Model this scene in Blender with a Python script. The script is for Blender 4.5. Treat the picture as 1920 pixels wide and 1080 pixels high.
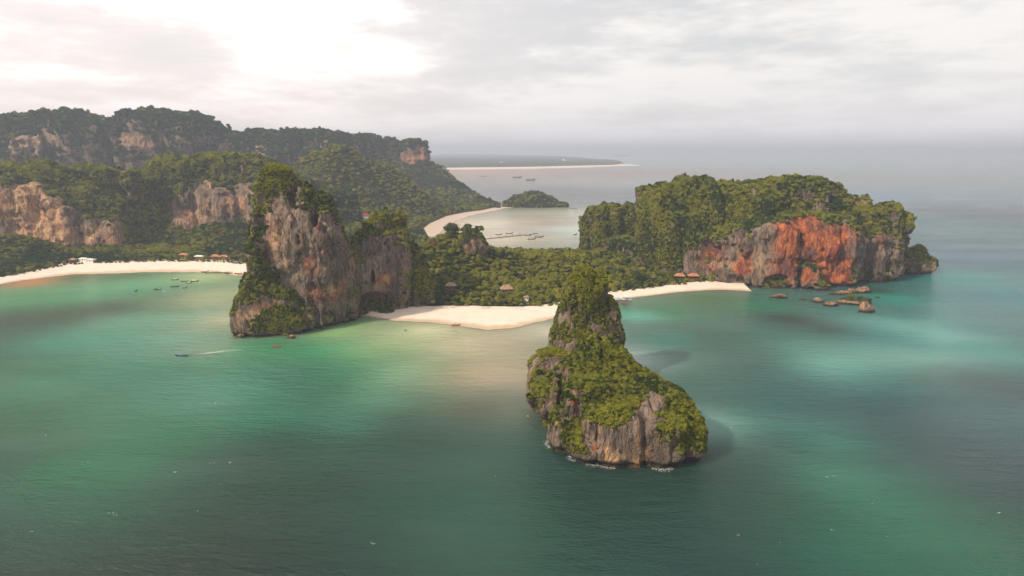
import bpy, math, random
import numpy as np
import openvdb
from mathutils import Vector
from mathutils.bvhtree import BVHTree

rng = np.random.default_rng(7)
random.seed(7)
R = math.radians
scn = bpy.context.scene
for o in list(bpy.data.objects):
    bpy.data.objects.remove(o)
COL = scn.collection

# ------------------------------------------------------------------ camera
CAM_H = 150.0
F_PX, W_PX, H_PX = 1280.0, 1920.0, 1080.0
PITCH = math.atan((540 - 281) / F_PX)
cam_d = bpy.data.cameras.new('camera')
cam_d.sensor_width = 36.0
cam_d.lens = 36.0 * F_PX / W_PX
cam_d.clip_start = 1.0
cam_d.clip_end = 120000.0
cam = bpy.data.objects.new('camera', cam_d)
cam.location = (0, 0, CAM_H)
cam.rotation_euler = (math.pi / 2 - PITCH, 0, 0)
COL.objects.link(cam)
scn.camera = cam

# ------------------------------------------------------------------ light
SUN_TO = Vector((-0.64, -0.46, 0.61)).normalized()
SUN_EL = math.asin(SUN_TO.z)
SUN_AZ = math.atan2(SUN_TO.x, SUN_TO.y) % (2 * math.pi)
sun_d = bpy.data.lights.new('sun', 'SUN')
sun_d.energy = 5.0
sun_d.angle = R(2.5)
sun_d.color = (1.0, 0.86, 0.68)
sun = bpy.data.objects.new('sun', sun_d)
sun.rotation_euler = SUN_TO.to_track_quat('Z', 'Y').to_euler()
sun.location = (-800, -200, 900)
COL.objects.link(sun)

scn.view_settings.view_transform = 'Standard'
scn.view_settings.look = 'None'
scn.view_settings.exposure = 0.0
scn.view_settings.gamma = 1.0
scn.view_settings.use_curve_mapping = False
scn.cycles.use_denoising = True
scn.cycles.max_bounces = 6
scn.cycles.diffuse_bounces = 3
scn.cycles.glossy_bounces = 2
scn.cycles.transmission_bounces = 2
scn.cycles.transparent_max_bounces = 6
scn.cycles.volume_bounces = 0
scn.cycles.sample_clamp_indirect = 4.0
scn.cycles.use_light_tree = False


class NT:
    """small helper to write node trees"""
    def __init__(self, tree):
        self.t = tree
        tree.nodes.clear()

    def n(self, typ, **kw):
        nd = self.t.nodes.new(typ)
        ins = kw.pop('ins', {})
        for k, v in kw.items():
            setattr(nd, k, v)
        for k, v in ins.items():
            s = nd.inputs[k]
            if isinstance(v, bpy.types.NodeSocket):
                self.t.links.new(v, s)
            else:
                s.default_value = v
        return nd

    def link(self, a, b):
        self.t.links.new(a, b)

    def math(self, op, a, b=0.0, c=0.0, clamp=False):
        return self.n('ShaderNodeMath', operation=op, use_clamp=clamp, ins={0: a, 1: b, 2: c}).outputs[0]

    def mix(self, fac, a, b, mode='MIX'):
        nd = self.n('ShaderNodeMix', data_type='RGBA', blend_type=mode, clamp_factor=True)
        for i, v in ((0, fac), (6, a), (7, b)):
            if isinstance(v, bpy.types.NodeSocket):
                self.t.links.new(v, nd.inputs[i])
            else:
                nd.inputs[i].default_value = v if i == 0 else (tuple(v) + (1,))[:4]
        return nd.outputs[2]

    def ramp(self, fac, lo, hi):
        nd = self.n('ShaderNodeMapRange', interpolation_type='SMOOTHSTEP', ins={0: fac, 1: lo, 2: hi, 3: 0.0, 4: 1.0})
        return nd.outputs[0]

    def noise(self, vec, scale, detail=3.0, rough=0.55, dim='3D', w=0.0):
        nd = self.n('ShaderNodeTexNoise', noise_dimensions=dim, ins={'Vector': vec, 'Scale': scale, 'Detail': detail, 'Roughness': rough})
        return nd.outputs[0]

    def mapping(self, vec, scale=(1, 1, 1), rot=(0, 0, 0), loc=(0, 0, 0)):
        return self.n('ShaderNodeMapping', ins={0: vec, 1: loc, 2: rot, 3: scale}).outputs[0]


# ------------------------------------------------------------------ sky
world = bpy.data.worlds.new('World')
scn.world = world
world.use_nodes = True
k = NT(world.node_tree)
sky = k.n('ShaderNodeTexSky', sky_type='NISHITA', sun_disc=False, sun_elevation=SUN_EL, sun_rotation=SUN_AZ,
          air_density=1.2, dust_density=2.0, altitude=150.0)
bg1 = k.n('ShaderNodeBackground', ins={0: sky.outputs[0], 1: 0.09})
tc = k.n('ShaderNodeTexCoord')
dirv = tc.outputs['Generated']
sep = k.n('ShaderNodeSeparateXYZ', ins={0: dirv})
zz = k.math('MAXIMUM', sep.outputs[2], 0.0)
# flat cloud deck: project the direction on a plane overhead
den = k.math('ADD', zz, 0.10)
px_ = k.math('DIVIDE', sep.outputs[0], den)
py_ = k.math('DIVIDE', sep.outputs[1], den)
cv = k.n('ShaderNodeCombineXYZ', ins={0: px_, 1: py_, 2: 0.0}).outputs[0]
n1 = k.noise(k.mapping(cv, (1.0, 0.8, 1), loc=(3.1, 1.7, 0)), 0.75, 7.0, 0.58)
n2 = k.noise(k.mapping(dirv, (1.3, 1.3, 5.5), loc=(0.3, 0.9, 0.2)), 3.2, 6.0, 0.6)
nn = k.math('ADD', k.math('MULTIPLY', n1, 0.45), k.math('MULTIPLY', n2, 0.55))
cover = k.ramp(nn, 0.30, 0.62)
# broad brightness: veiled sun glow towards the sun's side of the sky
glow = k.n('ShaderNodeVectorMath', operation='DOT_PRODUCT', ins={0: dirv, 1: Vector((-0.70, 0.55, 0.46)).normalized()}).outputs['Value']
gl = k.ramp(glow, 0.40, 0.98)
colA = k.mix(gl, (1.05, 1.005, 0.96), (1.62, 1.55, 1.48))
colB = k.mix(gl, (0.82, 0.805, 0.80), (1.26, 1.13, 1.08))
cl = k.mix(k.ramp(nn, 0.44, 0.57), colB, colA)
lowz = k.ramp(zz, 0.0, 0.16)
hz = k.mix(gl, (0.98, 0.94, 0.94), (1.25, 1.08, 1.04))
cl = k.mix(lowz, hz, cl)
bg2 = k.n('ShaderNodeBackground', ins={0: cl, 1: 1.0})
mx = k.n('ShaderNodeMixShader', ins={0: k.math('MAXIMUM', k.math('MULTIPLY', cover, 0.30), 0.0)})
mxf = k.math('ADD', k.math('MULTIPLY', cover, 0.25), 0.70, clamp=True)
k.link(mxf, mx.inputs[0])
k.link(bg1.outputs[0], mx.inputs[1])
k.link(bg2.outputs[0], mx.inputs[2])
k.link(mx.outputs[0], k.n('ShaderNodeOutputWorld').inputs[0])


# ------------------------------------------------------------------ pixel <-> world helpers
CP, SP = math.cos(PITCH), math.sin(PITCH)


def ray(px, py):
    u = (px - W_PX / 2) / F_PX
    v = (H_PX / 2 - py) / F_PX
    return np.array([u, CP + v * SP, -SP + v * CP])


def G(px, py, z=0.0):
    """ground point at height z seen at a pixel"""
    d = ray(px, py)
    t = (z - CAM_H) / d[2]
    return np.array([d[0] * t, d[1] * t, z])


def at(px, py, Y):
    """point at forward distance Y seen at a pixel"""
    d = ray(px, py)
    t = Y / d[1]
    return np.array([d[0] * t, Y, CAM_H + d[2] * t])


def tag(o, label=None, cat=None, group=None, kind=None):
    if label: o['label'] = label
    if cat: o['category'] = cat
    if group: o['group'] = group
    if kind: o['kind'] = kind
    return o


def link(name, me, mats=(), parent=None, loc=(0, 0, 0)):
    o = bpy.data.objects.new(name, me)
    COL.objects.link(o)
    if me is not None:
        for m in (mats if isinstance(mats, (list, tuple)) else (mats,)):
            if m is not None and m.name not in me.materials:
                me.materials.append(m)
    o.location = loc
    if parent is not None:
        o.parent = parent
    return o


def empty(name, loc, rz=0.0, s=1.0):
    o = bpy.data.objects.new(name, None)
    COL.objects.link(o)
    o.location = loc
    o.rotation_euler = (0, 0, rz)
    o.scale = (s, s, s)
    o.empty_display_size = 0.5
    return o


def mesh_np(name, V, Fq, smooth=True, attrs=None, colors=None):
    """mesh from numpy verts and quads/tris (N,k)"""
    me = bpy.data.meshes.new(name)
    V = np.asarray(V, np.float32)
    Fq = np.asarray(Fq, np.int32)
    kf = Fq.shape[1]
    me.vertices.add(len(V))
    me.vertices.foreach_set('co', V.ravel())
    me.loops.add(Fq.size)
    me.loops.foreach_set('vertex_index', Fq.ravel())
    me.polygons.add(len(Fq))
    me.polygons.foreach_set('loop_start', np.arange(len(Fq), dtype=np.int32) * kf)
    me.polygons.foreach_set('use_smooth', np.full(len(Fq), smooth))
    me.update(calc_edges=True)
    for nm, a in (attrs or {}).items():
        at_ = me.attributes.new(nm, 'FLOAT', 'POINT')
        at_.data.foreach_set('value', np.asarray(a, np.float32))
    for nm, a in (colors or {}).items():
        at_ = me.attributes.new(nm, 'FLOAT_COLOR', 'POINT')
        c = np.ones((len(V), 4), np.float32)
        c[:, :3] = a
        at_.data.foreach_set('color', c.ravel())
    return me


# ------------------------------------------------------------------ noise
_LAT = rng.random((64, 64, 64)).astype(np.float32) * 2 - 1


def vn(x, y, z):
    """value noise -1..1"""
    xi = np.floor(x); yi = np.floor(y); zi = np.floor(z)
    fx = (x - xi).astype(np.float32); fy = (y - yi).astype(np.float32); fz = (z - zi).astype(np.float32)
    fx = fx * fx * (3 - 2 * fx); fy = fy * fy * (3 - 2 * fy); fz = fz * fz * (3 - 2 * fz)
    xi = xi.astype(np.int32) & 63; yi = yi.astype(np.int32) & 63; zi = zi.astype(np.int32) & 63
    x1 = (xi + 1) & 63; y1 = (yi + 1) & 63; z1 = (zi + 1) & 63
    L = _LAT
    a = L[xi, yi, zi] * (1 - fx) + L[x1, yi, zi] * fx
    b = L[xi, y1, zi] * (1 - fx) + L[x1, y1, zi] * fx
    c = L[xi, yi, z1] * (1 - fx) + L[x1, yi, z1] * fx
    d = L[xi, y1, z1] * (1 - fx) + L[x1, y1, z1] * fx
    return (a * (1 - fy) + b * fy) * (1 - fz) + (c * (1 - fy) + d * fy) * fz


def fbm(x, y, z, oct=3):
    s = 0.0; a = 1.0; f = 1.0; t = 0.0
    for i in range(oct):
        s = s + a * vn(x * f + 17.3 * i, y * f + 5.1 * i, z * f + 9.7 * i)
        t += a; a *= 0.5; f *= 2.03
    return s / t


def sstep(x, a, b):
    t = np.clip((x - a) / (b - a), 0, 1)
    return t * t * (3 - 2 * t)


# ------------------------------------------------------------------ karst rock from a distance field
def smax(a, b, kk):
    h = np.clip(0.5 + 0.5 * (a - b) / kk, 0, 1)
    return b * (1 - h) + a * h + kk * h * (1 - h)


def karst(towers, vox, caves=(), seed=0.0, amp=1.0, blend=5.0, notch=True, zbase=-5.0, warp=5.0, fl=9.0, macro=3.0):
    """towers: (x, y, top, rx, ry, rot_deg, profile). Returns verts, quads."""
    T = np.array([(t[0], t[1], t[2], t[3], t[4]) for t in towers])
    pad = 10 + warp
    lo = np.array([(T[:, 0] - np.maximum(T[:, 3], T[:, 4])).min() - pad, (T[:, 1] - np.maximum(T[:, 3], T[:, 4])).min() - pad, zbase])
    hi = np.array([(T[:, 0] + np.maximum(T[:, 3], T[:, 4])).max() + pad, (T[:, 1] + np.maximum(T[:, 3], T[:, 4])).max() + pad, T[:, 2].max() + 12])
    n = np.ceil((hi - lo) / vox).astype(int) + 1
    xs = (lo[0] + np.arange(n[0]) * vox).astype(np.float32)
    ys = (lo[1] + np.arange(n[1]) * vox).astype(np.float32)
    zs = (lo[2] + np.arange(n[2]) * vox).astype(np.float32)
    XX, YY = np.meshgrid(xs, ys, indexing='ij')
    wx = XX + warp * fbm(XX / 34, YY / 34, XX * 0 + seed, 3)
    wy = YY + warp * fbm(XX / 34, YY / 34, XX * 0 + seed + 40, 3)
    Fd = np.full(n, -30.0, np.float32)
    for (tx, ty, tz, rx, ry, rot, pr) in towers:
        m = max(rx, ry) + pad
        i0, i1 = np.searchsorted(xs, tx - m), np.searchsorted(xs, tx + m)
        j0, j1 = np.searchsorted(ys, ty - m), np.searchsorted(ys, ty + m)
        c, s = math.cos(R(rot)), math.sin(R(rot))
        dx = wx[i0:i1, j0:j1] - tx; dy = wy[i0:i1, j0:j1] - ty
        u = (dx * c + dy * s) / rx; v = (-dx * s + dy * c) / ry
        rho = (np.abs(u) ** 2.6 + np.abs(v) ** 2.6) ** (2 / 2.6)
        zz_ = (np.clip(zs, 0, None) / tz) ** pr
        q = np.sqrt(rho[:, :, None] + zz_[None, None, :])
        d = (1 - q) * min(rx, ry)
        np.maximum(d, -30, out=d)
        Fd[i0:i1, j0:j1] = smax(Fd[i0:i1, j0:j1], d.astype(np.float32), blend)
    I = np.nonzero(np.abs(Fd) < (9 + macro) * amp + 2 * vox)
    x = xs[I[0]]; y = ys[I[1]]; z = zs[I[2]]
    s0 = seed * 3.7
    zw = z + 4 * vn(x / 20 + s0, y / 20, z / 30)
    dsp = 3.0 * fbm(x / fl + s0, y / fl, zw / (fl * 5), 2)
    g = np.abs(vn(x / (fl * 2.6) + s0, y / (fl * 2.6) + 7, zw / 90))
    dsp -= 4.5 * np.clip(1 - g * 3.4, 0, 1)
    g = np.abs(vn(x / (fl * 1.1) + s0 + 5, y / (fl * 1.1) + 3, zw / 60))
    dsp -= 1.6 * np.clip(1 - g * 3.6, 0, 1)
    dsp += macro * vn(x / (fl * 3.6) + 3 + s0, y / (fl * 3.6), z / (fl * 4.5))
    dsp += 3.2 * fbm(x / 15 + 3, y / 15 + s0, z / 12, 3)
    dsp += 1.3 * vn(x / 40, y / 40 + s0, z / 7)
    dsp += 1.4 * vn(x / 3.2 + s0, y / 3.2, z / 5.0) + 0.6 * vn(x / 1.5 + s0, y / 1.5, z / 2.4)
    dsp += 0.9 * np.abs(vn(x / 6 + 9, y / 6, z / 16 + s0))
    f = Fd[I] + amp * dsp
    if notch:
        f -= 3.2 * np.exp(-((z - 1.0) / 2.0) ** 2)
    for (cx, cy, cz, ax, ay, az) in caves:
        q = np.sqrt(((x - cx) / ax) ** 2 + ((y - cy) / ay) ** 2 + ((z - cz) / az) ** 2)
        f = np.minimum(f, (q - 1) * min(ax, ay, az) + 0.6 * vn(x / 2.5, y / 2.5, z / 4))
    Fd[I] = f
    g3 = openvdb.FloatGrid(3.0 * vox)
    g3.copyFromArray(np.clip(-Fd, -3 * vox, 3 * vox))
    P, Q = g3.convertToQuads(0.0)
    V = P * vox + lo[None, :]
    return V, Q


def vnormals(V, Q):
    a = V[Q[:, 2]] - V[Q[:, 0]]; b = V[Q[:, 3]] - V[Q[:, 1]]
    fn = np.cross(a, b)
    N = np.zeros_like(V)
    for j in range(4):
        for c in range(3):
            N[:, c] += np.bincount(Q[:, j], weights=fn[:, c], minlength=len(V))
    N /= (np.linalg.norm(N, axis=1, keepdims=True) + 1e-9)
    return N


def keep_big(V, Q, zmin=-3.0):
    """drop floating crumbs and everything under water"""
    n = len(V)
    lab = np.arange(n)
    for it in range(400):
        m = lab[Q].min(axis=1)
        new = lab.copy()
        for j in range(4):
            np.minimum.at(new, Q[:, j], m)
        new = new[new]
        if (new == lab).all():
            break
        lab = new
    cnt = np.bincount(lab, minlength=n)
    # union by label of the quads is enough for compact rocks
    big = cnt[lab] > 0.004 * n
    okq = big[Q].all(axis=1) & (V[Q][:, :, 2].max(axis=1) > zmin)
    Q = Q[okq]
    used = np.zeros(n, bool); used[Q.ravel()] = True
    idx = np.cumsum(used) - 1
    return V[used], idx[Q]


# ------------------------------------------------------------------ materials
def new_mat(name):
    m = bpy.data.materials.new(name)
    m.use_nodes = True
    return m, NT(m.node_tree)


def simple_mat(name, col, rough=0.7, var=0.15, scale=2.0, metal=0.0):
    m, k = new_mat(name)
    tcn = k.n('ShaderNodeTexCoord').outputs['Object']
    nz = k.noise(tcn, scale, 3.0)
    c2 = tuple(c * (1 - var * 2) for c in col)
    c3 = tuple(min(1, c * (1 + var)) for c in col)
    cc = k.mix(k.ramp(nz, 0.3, 0.7), c2, c3)
    b = k.n('ShaderNodeBsdfPrincipled', ins={'Base Color': cc, 'Roughness': rough, 'Metallic': metal})
    k.link(b.outputs[0], k.n('ShaderNodeOutputMaterial').inputs[0])
    return m


def rock_mat():
    m, k = new_mat('limestone')
    geo = k.n('ShaderNodeNewGeometry')
    P = geo.outputs['Position']
    st = k.n('ShaderNodeAttribute', attribute_name='stain').outputs['Fac']
    vg = k.n('ShaderNodeAttribute', attribute_name='veg').outputs['Fac']
    pale = k.n('ShaderNodeAttribute', attribute_name='pale').outputs['Fac']
    warp = k.n('ShaderNodeTexNoise', ins={'Vector': P, 'Scale': 0.09, 'Detail': 2.0}).outputs['Color']
    Pw = k.n('ShaderNodeVectorMath', operation='MULTIPLY_ADD', ins={0: warp, 1: (9, 9, 9), 2: P}).outputs[0]
    streak = k.noise(k.mapping(Pw, (1, 1, 0.10)), 0.33, 4.0, 0.65)
    streak2 = k.noise(k.mapping(Pw, (1, 1, 0.16), loc=(31, 7, 3)), 0.8, 3.0, 0.6)
    blot = k.noise(k.mapping(P, (1, 1, 0.6), loc=(5, 3, 9)), 0.06, 4.0, 0.6)
    fine = k.noise(P, 1.6, 3.0, 0.65)
    grey = k.mix(k.ramp(blot, 0.35, 0.65), (0.115, 0.085, 0.068), (0.285, 0.215, 0.17))
    warm = k.mix(k.ramp(streak2, 0.4, 0.62), (0.44, 0.27, 0.15), (0.34, 0.17, 0.08))
    col = k.mix(k.math('MULTIPLY', k.ramp(streak, 0.50, 0.64), 0.55), grey, warm)
    # ochre / red iron stain where the attribute says so
    oc = k.mix(k.ramp(k.noise(k.mapping(Pw, (1, 1, 0.35), loc=(2, 9, 1)), 0.16, 4.0, 0.62), 0.40, 0.60), (0.25, 0.058, 0.030), (0.56, 0.165, 0.055))
    sfac = k.math('MULTIPLY', st, k.ramp(k.noise(k.mapping(Pw, (1, 1, 0.4), loc=(12, 2, 1)), 0.11, 4.0, 0.65), 0.20, 0.42))
    oc = k.mix(k.ramp(k.noise(k.mapping(Pw, (1, 1, 0.5), loc=(7, 3, 11)), 0.07, 5.0, 0.65), 0.50, 0.62), oc, (0.17, 0.075, 0.055))
    col = k.mix(sfac, col, oc)
    pc = k.mix(k.ramp(streak2, 0.35, 0.6), (0.72, 0.47, 0.28), (0.55, 0.29, 0.13))
    pf = k.math('MULTIPLY', pale, k.ramp(k.noise(k.mapping(Pw, (1, 1, 0.25), loc=(22, 12, 1)), 0.13, 4.0, 0.62), 0.34, 0.56))
    col = k.mix(pf, col, pc)
    # black algae drips and chalky drips
    dk = k.ramp(k.noise(k.mapping(Pw, (1, 1, 0.07), loc=(8, 8, 8)), 0.42, 5.0, 0.72), 0.50, 0.60)
    col = k.mix(k.math('MULTIPLY', dk, k.math('SUBTRACT', 0.80, k.math('MULTIPLY', st, 0.35))), col, (0.035, 0.030, 0.027))
    wt = k.ramp(k.noise(k.mapping(Pw, (1, 1, 0.08), loc=(1, 18, 4)), 0.55, 3.0, 0.6), 0.62, 0.72)
    col = k.mix(k.math('MULTIPLY', wt, 0.55), col, (0.50, 0.43, 0.36))
    # moss and creepers
    gfac = k.ramp(k.math('ADD', vg, k.math('MULTIPLY', k.math('SUBTRACT', fine, 0.5), 0.9)), 0.25, 0.55)
    gcol = k.mix(k.ramp(k.noise(P, 0.35, 3.0), 0.35, 0.65), (0.022, 0.034, 0.008), (0.085, 0.085, 0.020))
    col = k.mix(gfac, col, gcol)
    # wet dark tide line
    z = k.n('ShaderNodeSeparateXYZ', ins={0: P}).outputs[2]
    wet = k.ramp(k.math('ADD', z, k.math('MULTIPLY', fine, -1.8)), 2.0, 0.4)
    col = k.mix(k.math('MULTIPLY', wet, 0.85), col, (0.030, 0.024, 0.018))
    h = k.math('ADD', k.math('MULTIPLY', streak, 2.2), k.math('ADD', k.math('MULTIPLY', fine, 0.5), k.math('MULTIPLY', streak2, 1.0)))
    bmp = k.n('ShaderNodeBump', ins={'Strength': 1.0, 'Distance': 2.2, 'Height': h})
    b = k.n('ShaderNodeBsdfPrincipled', ins={'Base Color': col, 'Roughness': 0.92, 'Normal': bmp.outputs[0], 'Specular IOR Level': 0.15})
    k.link(b.outputs[0], k.n('ShaderNodeOutputMaterial').inputs[0])
    return m


def foliage_mat():
    m, k = new_mat('foliage')
    geo = k.n('ShaderNodeNewGeometry')
    P = geo.outputs['Position']
    isl = geo.outputs['Random Per Island']
    tint = k.n('ShaderNodeAttribute', attribute_type='INSTANCER', attribute_name='tint').outputs['Fac']
    rnd = k.n('ShaderNodeObjectInfo').outputs['Random']
    big = k.noise(P, 0.028, 3.0, 0.6)
    t = k.math('ADD', k.math('MULTIPLY', rnd, 0.55), k.math('MULTIPLY', big, 0.45))
    c1 = k.mix(k.ramp(t, 0.25, 0.62), (0.036, 0.054, 0.012), (0.20, 0.215, 0.030))
    c2 = k.mix(k.ramp(t, 0.60, 0.85), c1, (0.31, 0.28, 0.045))
    # tint: 0 blue-green dark .. 0.5 neutral .. 1 sunny yellow green, above 1 rusty
    c3 = k.mix(k.ramp(tint, 0.45, 0.0), c2, (0.030, 0.062, 0.026))
    c4 = k.mix(k.math('MULTIPLY', k.ramp(tint, 0.55, 1.0), 0.8), c3, (0.27, 0.265, 0.022))
    c5 = k.mix(k.ramp(tint, 1.3, 1.6), c4, (0.20, 0.095, 0.035))
    v = k.math('ADD', 0.55, k.math('MULTIPLY', isl, 0.95))
    cc = k.n('ShaderNodeVectorMath', operation='SCALE', ins={0: c5, 'Scale': v}).outputs[0]
    d = k.n('ShaderNodeBsdfDiffuse', ins={0: cc})
    tr = k.n('ShaderNodeBsdfTranslucent', ins={0: cc})
    mxs = k.n('ShaderNodeMixShader', ins={0: 0.3})
    k.link(d.outputs[0], mxs.inputs[1]); k.link(tr.outputs[0], mxs.inputs[2])
    k.link(mxs.outputs[0], k.n('ShaderNodeOutputMaterial').inputs[0])
    return m


M_ROCK = rock_mat()
M_LEAF = foliage_mat()
M_BARK = simple_mat('bark', (0.16, 0.12, 0.085), 0.9)


def floor_mat():
    m, k = new_mat('forest_floor')
    P = k.n('ShaderNodeNewGeometry').outputs['Position']
    a = k.noise(P, 0.05, 4.0, 0.6); b_ = k.noise(P, 0.6, 3.0, 0.6)
    c = k.mix(k.ramp(a, 0.35, 0.65), (0.020, 0.028, 0.010), (0.055, 0.060, 0.018))
    c = k.mix(k.ramp(b_, 0.5, 0.75), c, (0.075, 0.058, 0.030))
    bmp = k.n('ShaderNodeBump', ins={'Strength': 0.8, 'Distance': 2.0, 'Height': b_})
    s = k.n('ShaderNodeBsdfPrincipled', ins={'Base Color': c, 'Roughness': 1.0, 'Normal': bmp.outputs[0], 'Specular IOR Level': 0.05})
    k.link(s.outputs[0], k.n('ShaderNodeOutputMaterial').inputs[0])
    return m


def sand_mat(name, dry, wetc):
    m, k = new_mat(name)
    P = k.n('ShaderNodeNewGeometry').outputs['Position']
    z = k.n('ShaderNodeSeparateXYZ', ins={0: P}).outputs[2]
    a = k.noise(P, 0.08, 4.0, 0.6); b_ = k.noise(P, 1.1, 3.0, 0.6)
    c = k.mix(k.ramp(a, 0.3, 0.7), tuple(x * 0.9 for x in dry), dry)
    w = k.ramp(k.math('ADD', z, k.math('MULTIPLY', k.math('SUBTRACT', a, 0.5), 0.9)), 0.75, 0.15)
    c = k.mix(k.math('MULTIPLY', w, 0.9), c, wetc)
    deb = k.ramp(k.noise(k.mapping(P, (1, 1, 1), loc=(4, 4, 4)), 0.5, 3.0, 0.7), 0.68, 0.76)
    dz = k.ramp(z, 1.5, 2.6)
    c = k.mix(k.math('MULTIPLY', deb, k.math('MULTIPLY', dz, 0.7)), c, (0.22, 0.17, 0.09))
    bmp = k.n('ShaderNodeBump', ins={'Strength': 0.35, 'Distance': 0.4, 'Height': b_})
    s = k.n('ShaderNodeBsdfPrincipled', ins={'Base Color': c, 'Roughness': 0.95, 'Normal': bmp.outputs[0], 'Specular IOR Level': 0.1})
    k.link(s.outputs[0], k.n('ShaderNodeOutputMaterial').inputs[0])
    return m


M_FLOOR = floor_mat()
M_SAND = sand_mat('beach_sand', (0.72, 0.59, 0.49), (0.46, 0.34, 0.22))
M_MUD = sand_mat('tidal_mud', (0.50, 0.38, 0.30), (0.47, 0.37, 0.31))


def water_mat():
    m, k = new_mat('sea_water')
    P = k.n('ShaderNodeNewGeometry').outputs['Position']
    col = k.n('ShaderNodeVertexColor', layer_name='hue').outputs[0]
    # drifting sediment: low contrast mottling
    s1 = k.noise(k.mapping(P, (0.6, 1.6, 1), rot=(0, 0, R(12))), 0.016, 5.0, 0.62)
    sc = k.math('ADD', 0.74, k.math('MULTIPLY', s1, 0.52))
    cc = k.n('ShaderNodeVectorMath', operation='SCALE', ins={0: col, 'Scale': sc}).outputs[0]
    # waves
    w1 = k.noise(k.mapping(P, (0.55, 1.5, 1), rot=(0, 0, R(-14))), 0.11, 3.0, 0.55)
    w2 = k.noise(k.mapping(P, (0.6, 1.6, 1), rot=(0, 0, R(10))), 0.42, 3.0, 0.6)
    w3 = k.noise(k.mapping(P, (0.8, 1.3, 1), rot=(0, 0, R(-30))), 1.5, 2.0, 0.6)
    h = k.math('ADD', k.math('MULTIPLY', w1, 1.5), k.math('ADD', k.math('MULTIPLY', w2, 0.75), k.math('MULTIPLY', w3, 0.22)))
    bmp = k.n('ShaderNodeBump', ins={'Strength': 1.0, 'Distance': k.math('ADD', 0.9, k.math('MULTIPLY', k.ramp(k.noise(k.mapping(P, (0.5, 1.4, 1), rot=(0, 0, R(-18))), 0.009, 3.0), 0.38, 0.62), 1.5)), 'Height': h})
    s = k.n('ShaderNodeBsdfPrincipled', ins={'Base Color': cc, 'Roughness': 0.16, 'IOR': 1.33, 'Normal': bmp.outputs[0], 'Specular IOR Level': 0.38, 'Subsurface Weight': 0.85, 'Subsurface Radius': (0.6, 1.0, 0.9), 'Subsurface Scale': 45.0})
    k.link(s.outputs[0], k.n('ShaderNodeOutputMaterial').inputs[0])
    return m


M_WATER = water_mat()


def srgb(c):
    c = np.asarray(c, float) / 255
    return np.where(c <= 0.04045, c / 12.92, ((c + 0.055) / 1.055) ** 2.4)


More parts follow.
